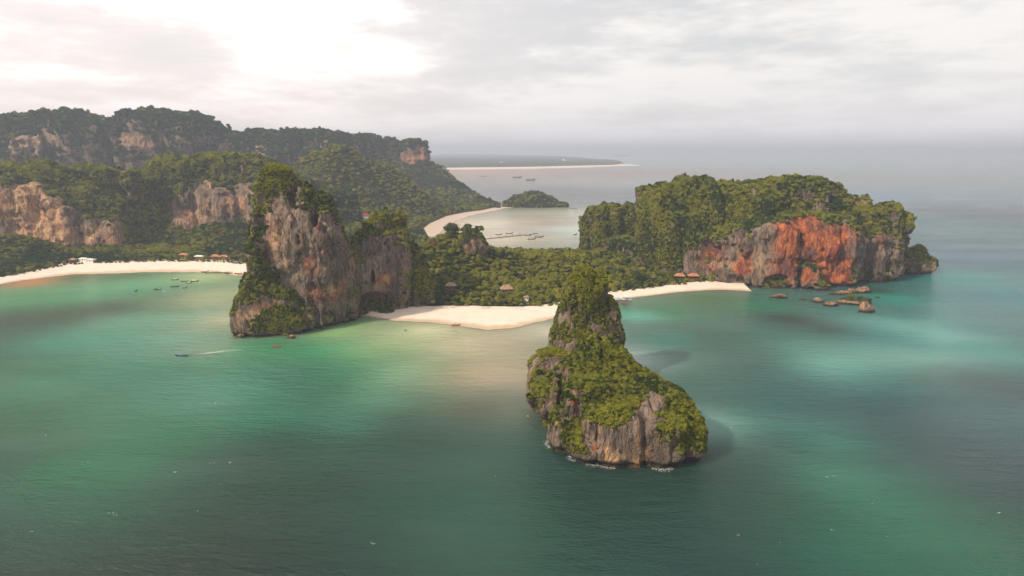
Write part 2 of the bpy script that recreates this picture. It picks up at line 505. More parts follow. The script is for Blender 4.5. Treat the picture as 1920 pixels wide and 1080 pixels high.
# ------------------------------------------------------------------ sea
# (px, py, radius_m, sRGB colour seen) : sand banks and depth, plus cloud shadow and rock reflection painted in
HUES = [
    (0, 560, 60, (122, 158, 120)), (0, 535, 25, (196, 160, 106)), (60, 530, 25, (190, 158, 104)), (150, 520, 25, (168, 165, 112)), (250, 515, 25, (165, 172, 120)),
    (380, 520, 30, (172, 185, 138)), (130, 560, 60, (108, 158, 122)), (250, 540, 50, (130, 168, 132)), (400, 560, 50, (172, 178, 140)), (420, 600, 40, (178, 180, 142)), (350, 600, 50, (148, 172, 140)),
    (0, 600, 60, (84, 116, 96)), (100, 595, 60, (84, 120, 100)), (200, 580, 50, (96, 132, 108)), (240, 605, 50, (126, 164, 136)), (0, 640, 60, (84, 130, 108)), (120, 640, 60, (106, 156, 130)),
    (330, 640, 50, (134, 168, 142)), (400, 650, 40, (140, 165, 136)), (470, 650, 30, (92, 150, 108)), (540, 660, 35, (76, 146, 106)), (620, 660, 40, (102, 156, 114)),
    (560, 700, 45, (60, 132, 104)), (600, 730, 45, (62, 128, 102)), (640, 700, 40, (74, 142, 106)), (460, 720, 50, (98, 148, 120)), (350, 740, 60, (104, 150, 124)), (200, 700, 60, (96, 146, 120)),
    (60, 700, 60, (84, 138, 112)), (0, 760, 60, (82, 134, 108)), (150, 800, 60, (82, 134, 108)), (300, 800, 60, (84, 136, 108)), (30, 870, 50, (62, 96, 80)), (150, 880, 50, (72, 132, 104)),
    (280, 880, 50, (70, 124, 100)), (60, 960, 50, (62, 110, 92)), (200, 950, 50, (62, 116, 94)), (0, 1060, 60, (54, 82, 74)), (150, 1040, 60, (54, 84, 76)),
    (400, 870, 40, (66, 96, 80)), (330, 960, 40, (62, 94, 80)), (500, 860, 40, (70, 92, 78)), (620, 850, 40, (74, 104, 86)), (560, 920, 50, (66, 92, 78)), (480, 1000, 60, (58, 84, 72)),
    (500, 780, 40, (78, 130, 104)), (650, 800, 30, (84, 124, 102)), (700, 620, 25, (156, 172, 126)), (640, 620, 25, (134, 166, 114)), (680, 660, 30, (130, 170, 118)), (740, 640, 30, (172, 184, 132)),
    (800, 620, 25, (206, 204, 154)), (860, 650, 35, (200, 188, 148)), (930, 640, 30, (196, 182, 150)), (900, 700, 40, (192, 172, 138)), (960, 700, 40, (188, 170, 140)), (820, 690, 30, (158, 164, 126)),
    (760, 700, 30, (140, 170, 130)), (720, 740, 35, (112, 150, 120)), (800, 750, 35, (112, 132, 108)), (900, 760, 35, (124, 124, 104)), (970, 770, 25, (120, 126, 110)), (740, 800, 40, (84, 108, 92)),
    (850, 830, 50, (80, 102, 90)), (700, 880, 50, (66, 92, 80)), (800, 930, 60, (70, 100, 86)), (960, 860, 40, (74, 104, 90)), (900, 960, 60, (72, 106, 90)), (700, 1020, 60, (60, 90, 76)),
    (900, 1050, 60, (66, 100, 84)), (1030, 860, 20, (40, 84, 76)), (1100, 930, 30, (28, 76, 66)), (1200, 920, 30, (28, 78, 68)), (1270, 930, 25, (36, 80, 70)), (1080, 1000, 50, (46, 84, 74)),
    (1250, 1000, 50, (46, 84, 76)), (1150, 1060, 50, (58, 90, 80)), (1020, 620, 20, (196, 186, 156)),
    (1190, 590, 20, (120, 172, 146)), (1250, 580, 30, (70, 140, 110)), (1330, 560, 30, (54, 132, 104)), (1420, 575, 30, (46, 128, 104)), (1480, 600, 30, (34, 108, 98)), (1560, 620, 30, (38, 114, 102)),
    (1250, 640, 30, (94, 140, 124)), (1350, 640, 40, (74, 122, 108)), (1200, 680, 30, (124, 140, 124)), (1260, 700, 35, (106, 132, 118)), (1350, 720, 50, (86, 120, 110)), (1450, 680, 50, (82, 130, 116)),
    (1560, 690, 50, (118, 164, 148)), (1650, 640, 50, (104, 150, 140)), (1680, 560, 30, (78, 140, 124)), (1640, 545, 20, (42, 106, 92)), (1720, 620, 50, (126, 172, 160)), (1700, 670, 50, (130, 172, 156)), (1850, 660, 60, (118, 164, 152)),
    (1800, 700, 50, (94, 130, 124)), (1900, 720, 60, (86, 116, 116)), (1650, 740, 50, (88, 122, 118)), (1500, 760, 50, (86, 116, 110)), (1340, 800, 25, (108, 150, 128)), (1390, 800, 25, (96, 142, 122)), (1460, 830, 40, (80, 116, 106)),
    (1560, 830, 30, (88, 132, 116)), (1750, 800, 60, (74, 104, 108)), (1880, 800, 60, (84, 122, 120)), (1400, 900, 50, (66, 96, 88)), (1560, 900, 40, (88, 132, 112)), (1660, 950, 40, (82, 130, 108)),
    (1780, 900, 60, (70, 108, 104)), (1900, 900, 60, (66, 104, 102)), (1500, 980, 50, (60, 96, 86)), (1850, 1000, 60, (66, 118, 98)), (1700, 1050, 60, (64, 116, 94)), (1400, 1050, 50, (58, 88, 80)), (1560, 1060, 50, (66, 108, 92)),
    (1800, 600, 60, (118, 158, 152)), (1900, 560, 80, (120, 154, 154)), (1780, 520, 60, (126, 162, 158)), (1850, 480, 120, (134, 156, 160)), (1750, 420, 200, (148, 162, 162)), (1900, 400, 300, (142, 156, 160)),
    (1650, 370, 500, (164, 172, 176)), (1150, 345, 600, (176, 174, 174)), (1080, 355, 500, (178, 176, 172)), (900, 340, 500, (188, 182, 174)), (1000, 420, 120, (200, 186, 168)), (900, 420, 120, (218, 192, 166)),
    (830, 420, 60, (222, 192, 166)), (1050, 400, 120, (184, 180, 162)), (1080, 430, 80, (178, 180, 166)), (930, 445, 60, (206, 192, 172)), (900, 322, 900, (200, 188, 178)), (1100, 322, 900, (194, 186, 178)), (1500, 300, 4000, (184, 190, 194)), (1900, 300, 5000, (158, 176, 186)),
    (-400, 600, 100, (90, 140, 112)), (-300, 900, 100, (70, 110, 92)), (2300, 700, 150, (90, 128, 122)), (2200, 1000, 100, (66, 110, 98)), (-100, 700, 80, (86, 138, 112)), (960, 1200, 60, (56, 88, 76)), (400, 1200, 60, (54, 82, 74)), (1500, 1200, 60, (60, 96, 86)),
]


ALB = [(0.027, 0.168, 0.055), (0.040, 0.008, 0.008), (0.496, 0.133, 0.008), (0.008, 0.061, 0.008), (0.008, 0.096, 0.008), (0.338, 0.452, 0.205), (0.008, 0.200, 0.076), (0.078, 0.321, 0.159), (0.343, 0.382, 0.214), (0.525, 0.452, 0.255), (0.132, 0.276, 0.186), (0.008, 0.008, 0.008), (0.008, 0.018, 0.008), (0.008, 0.008, 0.008), (0.070, 0.260, 0.166), (0.008, 0.008, 0.008), (0.008, 0.284, 0.189), (0.108, 0.276, 0.229), (0.225, 0.281, 0.178), (0.008, 0.237, 0.092), (0.008, 0.152, 0.052), (0.038, 0.321, 0.169), (0.008, 0.047, 0.046), (0.008, 0.055, 0.036), (0.008, 0.185, 0.087), (0.075, 0.290, 0.195), (0.075, 0.234, 0.176), (0.008, 0.187, 0.122), (0.008, 0.096, 0.046), (0.008, 0.119, 0.042), (0.008, 0.076, 0.028), (0.008, 0.128, 0.049), (0.008, 0.008, 0.008), (0.008, 0.236, 0.111), (0.008, 0.077, 0.032), (0.008, 0.015, 0.025), (0.008, 0.146, 0.056), (0.008, 0.008, 0.008), (0.008, 0.008, 0.008), (0.008, 0.008, 0.008), (0.008, 0.008, 0.008), (0.008, 0.008, 0.008), (0.009, 0.101, 0.054), (0.008, 0.021, 0.008), (0.008, 0.008, 0.008), (0.008, 0.170, 0.106), (0.059, 0.232, 0.159), (0.279, 0.336, 0.191), (0.305, 0.584, 0.214), (0.275, 0.422, 0.174), (0.310, 0.385, 0.189), (0.619, 0.620, 0.380), (0.488, 0.434, 0.267), (0.372, 0.314, 0.229), (0.498, 0.351, 0.233), (0.320, 0.284, 0.206), (0.167, 0.170, 0.080), (0.208, 0.465, 0.264), (0.110, 0.304, 0.210), (0.024, 0.090, 0.048), (0.090, 0.054, 0.023), (0.132, 0.177, 0.157), (0.008, 0.008, 0.008), (0.008, 0.046, 0.048), (0.008, 0.008, 0.008), (0.008, 0.065, 0.045), (0.008, 0.070, 0.034), (0.020, 0.150, 0.101), (0.008, 0.008, 0.008), (0.008, 0.061, 0.023), (0.008, 0.008, 0.044), (0.008, 0.008, 0.008), (0.008, 0.033, 0.019), (0.008, 0.032, 0.012), (0.008, 0.008, 0.008), (0.008, 0.030, 0.029), (0.008, 0.080, 0.066), (0.481, 0.470, 0.355), (0.083, 0.363, 0.283), (0.008, 0.140, 0.062), (0.008, 0.082, 0.017), (0.008, 0.162, 0.078), (0.008, 0.008, 0.008), (0.008, 0.008, 0.008), (0.008, 0.152, 0.127), (0.008, 0.064, 0.047), (0.504, 0.620, 0.620), (0.034, 0.118, 0.084), (0.008, 0.086, 0.081), (0.008, 0.013, 0.008), (0.169, 0.502, 0.432), (0.008, 0.133, 0.166), (0.008, 0.245, 0.179), (0.008, 0.022, 0.008), (0.165, 0.419, 0.376), (0.218, 0.467, 0.370), (0.008, 0.215, 0.165), (0.008, 0.008, 0.008), (0.008, 0.008, 0.008), (0.008, 0.070, 0.099), (0.013, 0.096, 0.106), (0.362, 0.620, 0.567), (0.008, 0.135, 0.074), (0.008, 0.026, 0.057), (0.055, 0.302, 0.220), (0.008, 0.008, 0.008), (0.008, 0.081, 0.077), (0.008, 0.008, 0.025), (0.065, 0.259, 0.181), (0.044, 0.248, 0.166), (0.008, 0.008, 0.027), (0.008, 0.008, 0.008), (0.008, 0.008, 0.008), (0.008, 0.101, 0.014), (0.008, 0.112, 0.046), (0.008, 0.008, 0.018), (0.009, 0.164, 0.116), (0.008, 0.118, 0.110), (0.008, 0.134, 0.152), (0.008, 0.188, 0.159), (0.008, 0.073, 0.103), (0.008, 0.089, 0.081), (0.008, 0.008, 0.008), (0.030, 0.111, 0.159), (0.174, 0.187, 0.191), (0.011, 0.009, 0.008), (0.115, 0.083, 0.008), (0.338, 0.235, 0.194), (0.620, 0.620, 0.475), (0.560, 0.189, 0.084), (0.344, 0.352, 0.250), (0.378, 0.516, 0.460), (0.536, 0.444, 0.273), (0.314, 0.114, 0.008), (0.075, 0.038, 0.008), (0.107, 0.198, 0.151), (0.008, 0.008, 0.008), (0.008, 0.620, 0.207), (0.008, 0.008, 0.008), (0.008, 0.008, 0.008), (0.008, 0.008, 0.041), (0.008, 0.048, 0.008), (0.008, 0.008, 0.008), (0.008, 0.018, 0.029), (0.008, 0.008, 0.032)]  # fitted base colours, painted cloud shadow and rock reflection included


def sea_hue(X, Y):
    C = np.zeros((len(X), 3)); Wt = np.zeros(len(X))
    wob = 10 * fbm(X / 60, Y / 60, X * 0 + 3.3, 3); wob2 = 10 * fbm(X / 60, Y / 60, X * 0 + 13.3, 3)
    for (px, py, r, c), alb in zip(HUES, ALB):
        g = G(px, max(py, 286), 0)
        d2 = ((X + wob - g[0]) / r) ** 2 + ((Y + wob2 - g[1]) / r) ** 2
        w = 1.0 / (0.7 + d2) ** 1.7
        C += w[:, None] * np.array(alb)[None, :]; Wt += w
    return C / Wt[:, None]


def grid_mesh(name, xs, ys, zf=None, col=None):
    XX, YY = np.meshgrid(xs, ys, indexing='ij')
    X = XX.ravel(); Y = YY.ravel()
    Z = zf(X, Y) if zf else np.zeros_like(X)
    V = np.stack([X, Y, Z], 1)
    nx, ny = len(xs), len(ys)
    i = np.arange(nx - 1)[:, None] * ny + np.arange(ny - 1)[None, :]
    Q = np.stack([i, i + ny, i + ny + 1, i + 1], -1).reshape(-1, 4)
    return V, Q


def graded(lo, hi, d0, c, g):
    """coordinates growing in step away from the centre c"""
    out = [c]; x = c; d = d0
    while x < hi:
        x += d; d = max(d0, abs(x - c) * g); out.append(x)
    x = c; d = d0
    while x > lo:
        x -= d; d = max(d0, abs(x - c) * g); out.insert(0, x)
    return np.clip(np.array(out), lo, hi)


sx = np.unique(graded(-39500, 39500, 7, 0, 0.02))
sy = np.unique(graded(-2500, 43500, 6, 420, 0.018))
V, Q = grid_mesh('sea', sx, sy)
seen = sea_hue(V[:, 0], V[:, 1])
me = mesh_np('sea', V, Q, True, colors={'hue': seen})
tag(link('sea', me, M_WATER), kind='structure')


# ------------------------------------------------------------------ land
def polydist(X, Y, poly):
    """signed distance, positive inside"""
    P = np.asarray(poly, float)
    n = len(P)
    d2 = np.full(len(X), 1e18)
    inside = np.zeros(len(X), bool)
    for i in range(n):
        a = P[i]; b = P[(i + 1) % n]
        e = b - a
        wx_ = X - a[0]; wy_ = Y - a[1]
        t = np.clip((wx_ * e[0] + wy_ * e[1]) / (e @ e + 1e-9), 0, 1)
        d2 = np.minimum(d2, (wx_ - e[0] * t) ** 2 + (wy_ - e[1] * t) ** 2)
        c = ((a[1] > Y) != (b[1] > Y))
        xi = (b[0] - a[0]) * (Y - a[1]) / (b[1] - a[1] + 1e-12) + a[0]
        inside ^= c & (X < xi)
    return np.sqrt(d2) * np.where(inside, 1, -1)


TREE_L = [(-330, 548), (-150, 538), (-60, 530), (0, 523), (40, 516), (90, 506), (130, 498), (200, 495), (300, 492), (400, 493), (470, 498)]
SHORE_L = [(-330, 562), (-150, 550), (-60, 541), (0, 533), (40, 526), (90, 520), (130, 515), (200, 513), (300, 510), (400, 511), (470, 520)]
TREE_C = [(640, 570), (690, 584), (735, 583), (800, 583), (860, 584), (915, 586), (960, 585), (1000, 582), (1045, 575), (1090, 560), (1120, 551), (1150, 551), (1200, 545), (1250, 539), (1300, 533), (1350, 529), (1395, 532)]
SHORE_C = [(640, 592), (690, 593), (722, 597), (745, 602), (800, 604), (860, 611), (915, 619), (960, 616), (1000, 606), (1045, 596), (1090, 584), (1120, 572), (1165, 561), (1210, 555), (1255, 550), (1305, 545), (1355, 543), (1410, 546)]
coast = [tuple(G(p[0], p[1], 2.0)[:2]) for p in TREE_L]
coast += [(-190, 800), (-175, 700)]
coast += [tuple(G(p[0], p[1], 2.0)[:2]) for p in TREE_C]
coast += [(300, 760), (430, 800), (480, 840), (440, 900), (250, 930), (150, 990), (60, 1010), (-20, 1020), (-90, 1060), (-150, 1180)]
coast += [tuple(G(p[0], p[1], 1.0)[:2]) for p in [(792, 428), (805, 418), (835, 405), (868, 398), (900, 394), (928, 388)]]
coast += [(-35, 1800), (-30, 1900), (-80, 2080), (-200, 2350), (-330, 2900), (-900, 3600), (-4200, 3600), (-4200, 1500), (-1900, 1100), (-1300, 900)]
COAST = np.array(coast)

HILLS = []      # x, y, height, sx, sy


def hill(px, py, Y, sx_, sy_, cut=8.0):
    p = at(px, py, Y)
    HILLS.append((p[0], p[1], max(2.0, p[2] - cut), sx_, sy_))


# isthmus jungle ridge between the two rock masses
hill(845, 440, 780, 42, 55, 12); hill(890, 455, 800, 35, 45, 12); hill(800, 462, 740, 45, 50, 12); hill(950, 470, 800, 60, 60, 14)
hill(1010, 470, 800, 50, 60, 14); hill(1065, 462, 810, 40, 55, 14); hill(1130, 470, 850, 50, 60, 14); hill(1240, 500, 830, 40, 50, 12)
hill(1180, 470, 880, 45, 60, 12)
# lowland and hills towards the back
hill(640, 300, 1560, 130, 120, 10); hill(600, 312, 1500, 110, 120, 10); hill(700, 318, 1620, 120, 120, 10); hill(750, 350, 1600, 90, 110, 8); hill(560, 330, 1480, 90, 120, 10)
hill(790, 312, 2270, 170, 180, 12); hill(840, 345, 2100, 90, 180, 8); hill(700, 300, 2250, 240, 180, 12); hill(880, 366, 1980, 60, 100, 8); hill(600, 300, 2200, 240, 200, 12)
hill(450, 300, 2100, 260, 200, 12); hill(250, 300, 2000, 300, 220, 12); hill(50, 300, 1900, 300, 220, 12); hill(-200, 295, 1900, 300, 240, 12); hill(-500, 290, 2000, 300, 240, 12)
hill(420, 415, 1120, 70, 60, 10); hill(480, 430, 1050, 60, 60, 10); hill(20, 442, 958, 45, 28, 7); hill(66, 450, 956, 26, 24, 7); hill(-60, 436, 962, 60, 30, 7); hill(92, 474, 948, 14, 14, 8)
hill(-120, 420, 1000, 110, 60, 12); hill(620, 420, 1250, 90, 90, 8); hill(560, 400, 1250, 90, 90, 8)
hill(760, 398, 1480, 70, 60, 6)


def land_z(X, Y):
    d = polydist(X, Y, COAST)
    base = 2.0 + 4.0 * (1 - np.exp(-np.clip(d, 0, None) / 60))
    h = np.zeros_like(X)
    for (hx, hy, hh, a, b) in HILLS:
        g = hh * np.exp(-((X - hx) / a) ** 2 - ((Y - hy) / b) ** 2)
        h = np.maximum(h, g) + 0.15 * np.minimum(h, g)
    m = sstep(d, 0, 55)
    rough = 5.0 * fbm(X / 55, Y / 55, X * 0 + 1.5, 4) * sstep(h, 4, 30)
    z = base + (h + rough * (1 + h / 60)) * m
    return np.where(d > 0, z, 2.0 + np.clip(d, -400, 0) * 0.35)


lx = np.concatenate([np.arange(-4200, -1400, 40), np.arange(-1400, 560, 7.0)])
ly = np.concatenate([np.arange(640, 1300, 7.0), np.arange(1300, 2600, 12), np.arange(2600, 3700, 50)])
V, Q = grid_mesh('ground', lx, ly, land_z)
ok = V[Q][:, :, 2].max(axis=1) > -4
Q = Q[ok]
used = np.zeros(len(V), bool); used[Q.ravel()] = True
idx = np.cumsum(used) - 1
LAND_V, LAND_Q = V[used], idx[Q]
tag(link('ground', mesh_np('ground', LAND_V, LAND_Q), M_FLOOR), kind='structure')


def resample(pts, n):
    P = np.asarray(pts, float)
    s = np.concatenate([[0], np.cumsum(np.linalg.norm(np.diff(P, axis=0), axis=1))])
    t = np.linspace(0, s[-1], n)
    return np.stack([np.interp(t, s, P[:, j]) for j in range(P.shape[1])], 1)


def beach(name, tree_px, shore_px, mat, zt=2.6, n=160, m=14, wob=1.5, zs=0.0):
    A = resample([G(p[0], p[1], zt) for p in tree_px], n)
    B = resample([G(p[0], p[1], zs) for p in shore_px], n)
    tt = np.linspace(-0.45, 1.55, m * 2)
    V = []
    for i in range(n):
        for t in tt:
            p = A[i] * (1 - t) + B[i] * t
            if t < 0: z = zt + 0.9 * (1 - math.exp(t * 3))
            elif t < 1: z = zt * (1 - t) ** 1.25 + 0.0
            else: z = -0.9 * (t - 1) / 0.35
            V.append((p[0], p[1], z))
    V = np.array(V)
    V[:, 2] += 0.10 * fbm(V[:, 0] / 7, V[:, 1] / 7, V[:, 0] * 0, 3)
    sh = wob * fbm(V[:, 0] / 16, V[:, 1] / 16, V[:, 0] * 0 + 5, 3)
    V[:, 1] += sh
    mm = len(tt)
    i = np.arange(n - 1)[:, None] * mm + np.arange(mm - 1)[None, :]
    Q = np.stack([i, i + 1, i + mm + 1, i + mm], -1).reshape(-1, 4)
    return tag(link(name, mesh_np(name, V, Q), mat), kind='structure')


beach('west_beach', TREE_L, SHORE_L, M_SAND, wob=2.0)
beach('central_beach', TREE_C, SHORE_C, M_SAND, wob=2.0, n=240)
TREE_E = [(775, 432), (792, 424), (805, 414), (835, 402), (868, 395), (900, 391), (928, 385), (960, 386)]
SHORE_E = [(800, 448), (822, 440), (836, 428), (855, 414), (885, 404), (912, 398), (945, 391), (975, 388)]
beach('mud_flat', TREE_E, SHORE_E, M_MUD, zt=1.2, n=120, m=12, wob=9.0)

# ------------------------------------------------------------------ tree crowns
def leaf_quads(C, Nn, size, r):
    """one bent leaf cluster (2 quads) per centre, facing roughly along Nn"""
    n = len(C)
    Nn = Nn + r.normal(0, 0.55, (n, 3))
    Nn /= np.linalg.norm(Nn, axis=1, keepdims=True) + 1e-9
    up = r.normal(0, 1, (n, 3))
    T = np.cross(Nn, up); T /= np.linalg.norm(T, axis=1, keepdims=True) + 1e-9
    B = np.cross(Nn, T)
    s = size * r.uniform(0.6, 1.35, n)[:, None]
    a = C - T * s; b = C + T * s
    m1 = C + B * s * 0.55 + Nn * s * 0.25; m2 = C - B * s * 0.55 + Nn * s * 0.25
    V = np.stack([a, m1, b, m2], 1).reshape(-1, 3)
    i = np.arange(n)[:, None] * 4
    return V, (i + np.array([[0, 1, 2, 3]]))


def ico(level=2):
    import bmesh
    bm = bmesh.new()
    bmesh.ops.create_icosphere(bm, subdivisions=level, radius=1.0)
    V = np.array([v.co[:] for v in bm.verts]); F = np.array([[v.index for v in f.verts] for f in bm.faces])
    bm.free()
    return V, F


def crown_mesh(name, seed, lobes=20, per=46, flat=0.75, spread=0.62, lr=0.37, leaf=0.095):
    r = np.random.default_rng(seed)
    Vs, Fs, o = [], [], 0
    iv, iF = ico(1)
    iF4 = np.concatenate([iF, iF[:, 2:3]], 1)
    for j in range(lobes):
        a = r.uniform(0, 2 * math.pi); e = math.asin(r.uniform(-0.25, 1.0))
        rad = spread * r.uniform(0.75, 1.12)
        c = np.array([math.cos(a) * math.cos(e) * rad, math.sin(a) * math.cos(e) * rad, math.sin(e) * rad * flat])
        R_ = lr * r.uniform(0.65, 1.2)
        d = r.normal(0, 1, (per, 3)); d /= np.linalg.norm(d, axis=1, keepdims=True)
        d[:, 2] = np.abs(d[:, 2]) * np.where(r.random(per) < 0.75, 1, -1)
        C = c + d * R_ * (0.78 + 0.62 * r.beta(1.6, 2.6, (per, 1))) * np.array([1, 1, flat])
        V, F = leaf_quads(C, d, leaf, r)
        Vs.append(V); Fs.append(F + o); o += len(V)
        V = iv * R_ * 0.72 * np.array([1, 1, flat]) + c
        Vs.append(V); Fs.append(iF4 + o); o += len(V)
    V = np.concatenate(Vs); F = np.concatenate(Fs)
    V[:, 2] += 0.15
    me = bpy.data.meshes.new(name)
    me.from_pydata(V.tolist(), [], [list(dict.fromkeys(f)) for f in F.tolist()])
    me.materials.append(M_LEAF)
    me.update()
    return me


def palm_mesh(name, seed):
    r = np.random.default_rng(seed)
    V, F = [], []
    for j in range(16):
        a = j * 2.399 + r.uniform(-0.2, 0.2); L = r.uniform(0.85, 1.1); e0 = r.uniform(0.1, 0.9)
        pts = []
        for t in np.linspace(0, 1, 7):
            rr = L * t
            z = e0 * rr - 0.95 * rr * rr
            pts.append(np.array([math.cos(a) * rr, math.sin(a) * rr, z]))
        sd = np.array([-math.sin(a), math.cos(a), 0.0])
        for side in (-1, 1):
            b = len(V)
            for i_, p in enumerate(pts):
                w = 0.17 * math.sin(math.pi * min(1, 0.12 + i_ / 6.6))
                V.append(p); V.append(p + sd * side * w - np.array([0, 0, w * 0.6]))
            for i_ in range(6):
                q = [b + 2 * i_, b + 2 * i_ + 2, b + 2 * i_ + 3, b + 2 * i_ + 1]
                F.append(q)
    me = bpy.data.meshes.new(name)
    me.from_pydata([list(map(float, v)) for v in V], [], F)
    me.materials.append(M_LEAF)
    return me


def trunk_mesh(name, seed, h=1.0, r0=0.055):
    """tapered bent trunk with three limbs, height h below the crown centre (crown at 0)"""
    r = np.random.default_rng(seed)
    V, F = [], []

    def tube(pts, rad, ns=6):
        b0 = len(V)
        for p, rr in zip(pts, rad):
            for s in range(ns):
                a = 2 * math.pi * s / ns
                V.append((p[0] + rr * math.cos(a), p[1] + rr * math.sin(a), p[2]))
        for i_ in range(len(pts) - 1):
            for s in range(ns):
                F.append([b0 + i_ * ns + s, b0 + i_ * ns + (s + 1) % ns, b0 + (i_ + 1) * ns + (s + 1) % ns, b0 + (i_ + 1) * ns + s])
    bx, by = r.uniform(-0.08, 0.08, 2)
    tube([(0, 0, -h), (bx, by, -h * 0.55), (0, 0, 0.05), (0.02, 0, 0.35)], [r0 * 1.5, r0, r0 * 0.8, r0 * 0.3])
    for j in range(3):
        a = j * 2.1 + r.uniform(0, 1)
        tube([(0, 0, -0.15), (math.cos(a) * 0.25, math.sin(a) * 0.25, 0.12), (math.cos(a) * 0.5, math.sin(a) * 0.5, 0.4)], [r0 * 0.6, r0 * 0.4, r0 * 0.15], 5)
    me = bpy.data.meshes.new(name)
    me.from_pydata(V, [], F)
    me.materials.append(M_BARK)
    return me


CROWNS = [crown_mesh('crown_a', 1, 22, 46), crown_mesh('crown_b', 2, 16, 56, 0.95, 0.55, 0.44), crown_mesh('crown_c', 3, 26, 38, 0.55, 0.70, 0.34),
          crown_mesh('crown_d', 4, 12, 60, 1.15, 0.45, 0.46), palm_mesh('crown_palm', 5)]
TRUNKS = [trunk_mesh('trunk_%d' % i, i + 30, 1.1) for i in range(4)] + [trunk_mesh('trunk_p', 44, 2.2, 0.04)]
PROTO = {}
N_TREES = 0
TREES = []          # (x,y,z,scale,kind,tint,label,group,cat)


def add_tree(x, y, z, s, kind, tint, label, group, cat='tree', name='tree', sz=1.0):
    """z = ground height at the tree; s = crown radius"""
    global N_TREES
    e = empty(name, (x, y, z + s * (2.1 if kind == 4 else 0.75) * sz), random.uniform(0, 6.28), s)
    e.scale = (s, s, s * sz)
    tag(e, label, cat, group)
    if kind not in PROTO:
        c = link('crown', CROWNS[kind], (), e)
        t = link('trunk', TRUNKS[kind], (), e)
        PROTO[kind] = (c, t)
    else:
        c0, t0 = PROTO[kind]
        c = c0.copy(); t = t0.copy()
        COL.objects.link(c); COL.objects.link(t)
        c.parent = e; t.parent = e
    c['tint'] = float(tint)
    N_TREES += 1
    return e


# ------------------------------------------------------------------ foliage masses (stuff): geometry nodes instances
def foliage_stuff(name, P, S, K, TT, label=None, group=None, lean=None, steep=None):
    me = bpy.data.meshes.new(name)
    P = np.asarray(P, np.float32)
    n = len(P)
    me.vertices.add(n)
    me.vertices.foreach_set('co', P.ravel())
    for nm, a, ty in (('tint', TT, 'FLOAT'),):
        at_ = me.attributes.new(nm, ty, 'POINT'); at_.data.foreach_set('value', np.asarray(a, np.float32))
    at_ = me.attributes.new('kind_index', 'INT', 'POINT'); at_.data.foreach_set('value', np.asarray(K, np.int32))
    sv = np.asarray(S, np.float32)[:, None] * rng.uniform(0.78, 1.28, (n, 3)).astype(np.float32)
    if steep is not None:
        sv[:, 2] *= 1 + 0.7 * np.asarray(steep, np.float32); sv[:, :2] *= (1 - 0.18 * np.asarray(steep, np.float32))[:, None]
    at_ = me.attributes.new('scl', 'FLOAT_VECTOR', 'POINT'); at_.data.foreach_set('vector', sv.ravel())
    rot = np.zeros((n, 3), np.float32)
    rot[:, 2] = rng.uniform(0, 6.28, n)
    if lean is not None:
        rot[:, :2] = lean
    at_ = me.attributes.new('rot', 'FLOAT_VECTOR', 'POINT'); at_.data.foreach_set('vector', rot.ravel())
    o = link(name, me, M_LEAF)
    tag(o, label, None, group, 'stuff')
    ng = bpy.data.node_groups.get('scatter_crowns')
    if ng is None:
        ng = bpy.data.node_groups.new('scatter_crowns', 'GeometryNodeTree')
        ng.interface.new_socket('Geometry', in_out='INPUT', socket_type='NodeSocketGeometry')
        ng.interface.new_socket('Geometry', in_out='OUTPUT', socket_type='NodeSocketGeometry')
        N = ng.nodes; L = ng.links
        gi = N.new('NodeGroupInput'); go = N.new('NodeGroupOutput')
        jg = N.new('GeometryNodeJoinGeometry')
        for kd in range(4, -1, -1):
            oi = N.new('GeometryNodeObjectInfo'); oi.transform_space = 'ORIGINAL'
            oi.inputs['Object'].default_value = PROTO[kd][0]
            oi.inputs['As Instance'].default_value = True
            L.new(oi.outputs['Geometry'], jg.inputs[0])

        def na(nm, ty):
            a = N.new('GeometryNodeInputNamedAttribute'); a.data_type = ty; a.inputs[0].default_value = nm
            return [s for s in a.outputs if s.enabled and s.name == 'Attribute'][0]
        ip = N.new('GeometryNodeInstanceOnPoints')
        ip.inputs['Pick Instance'].default_value = True
        L.new(gi.outputs[0], ip.inputs['Points'])
        L.new(jg.outputs[0], ip.inputs['Instance'])
        L.new(na('kind_index', 'INT'), ip.inputs['Instance Index'])
        er = N.new('FunctionNodeEulerToRotation')
        L.new(na('rot', 'FLOAT_VECTOR'), er.inputs[0])
        L.new(er.outputs[0], ip.inputs['Rotation'])
        L.new(na('scl', 'FLOAT_VECTOR'), ip.inputs['Scale'])
        L.new(ip.outputs[0], go.inputs[0])
    md = o.modifiers.new('scatter', 'NODES')
    md.node_group = ng
    return o


def poisson(P, S, fac=1.0, order=None):
    """greedy thinning on a hash grid; P (n,3), S radius per point"""
    n = len(P)
    idx = np.arange(n) if order is None else order
    cs = float(S.max()) * fac * 2
    grid = {}
    keep = []
    keys = np.floor(P / cs).astype(int)
    for i in idx:
        kx, ky, kz = keys[i]
        p = P[i]; s = S[i]
        okk = True
        for a in (-1, 0, 1):
            for b in (-1, 0, 1):
                for c in (-1, 0, 1):
                    for j in grid.get((kx + a, ky + b, kz + c), ()):
                        q = P[j]
                        dd = (p[0] - q[0]) ** 2 + (p[1] - q[1]) ** 2 + (p[2] - q[2]) ** 2
                        m = (s + S[j]) * fac
                        if dd < m * m:
                            okk = False; break
                    if not okk: break
                if not okk: break
            if not okk: break
        if okk:
            keep.append(i); grid.setdefault((kx, ky, kz), []).append(i)
    return np.array(keep, int)


def T(px, py, Y, rx, ry, rot=0, pr=4.0, dz=0.0):
    p = at(px, py, Y)
    return (p[0], p[1], max(3.0, p[2] - dz), rx, ry, rot, pr)


ROCKS = {}


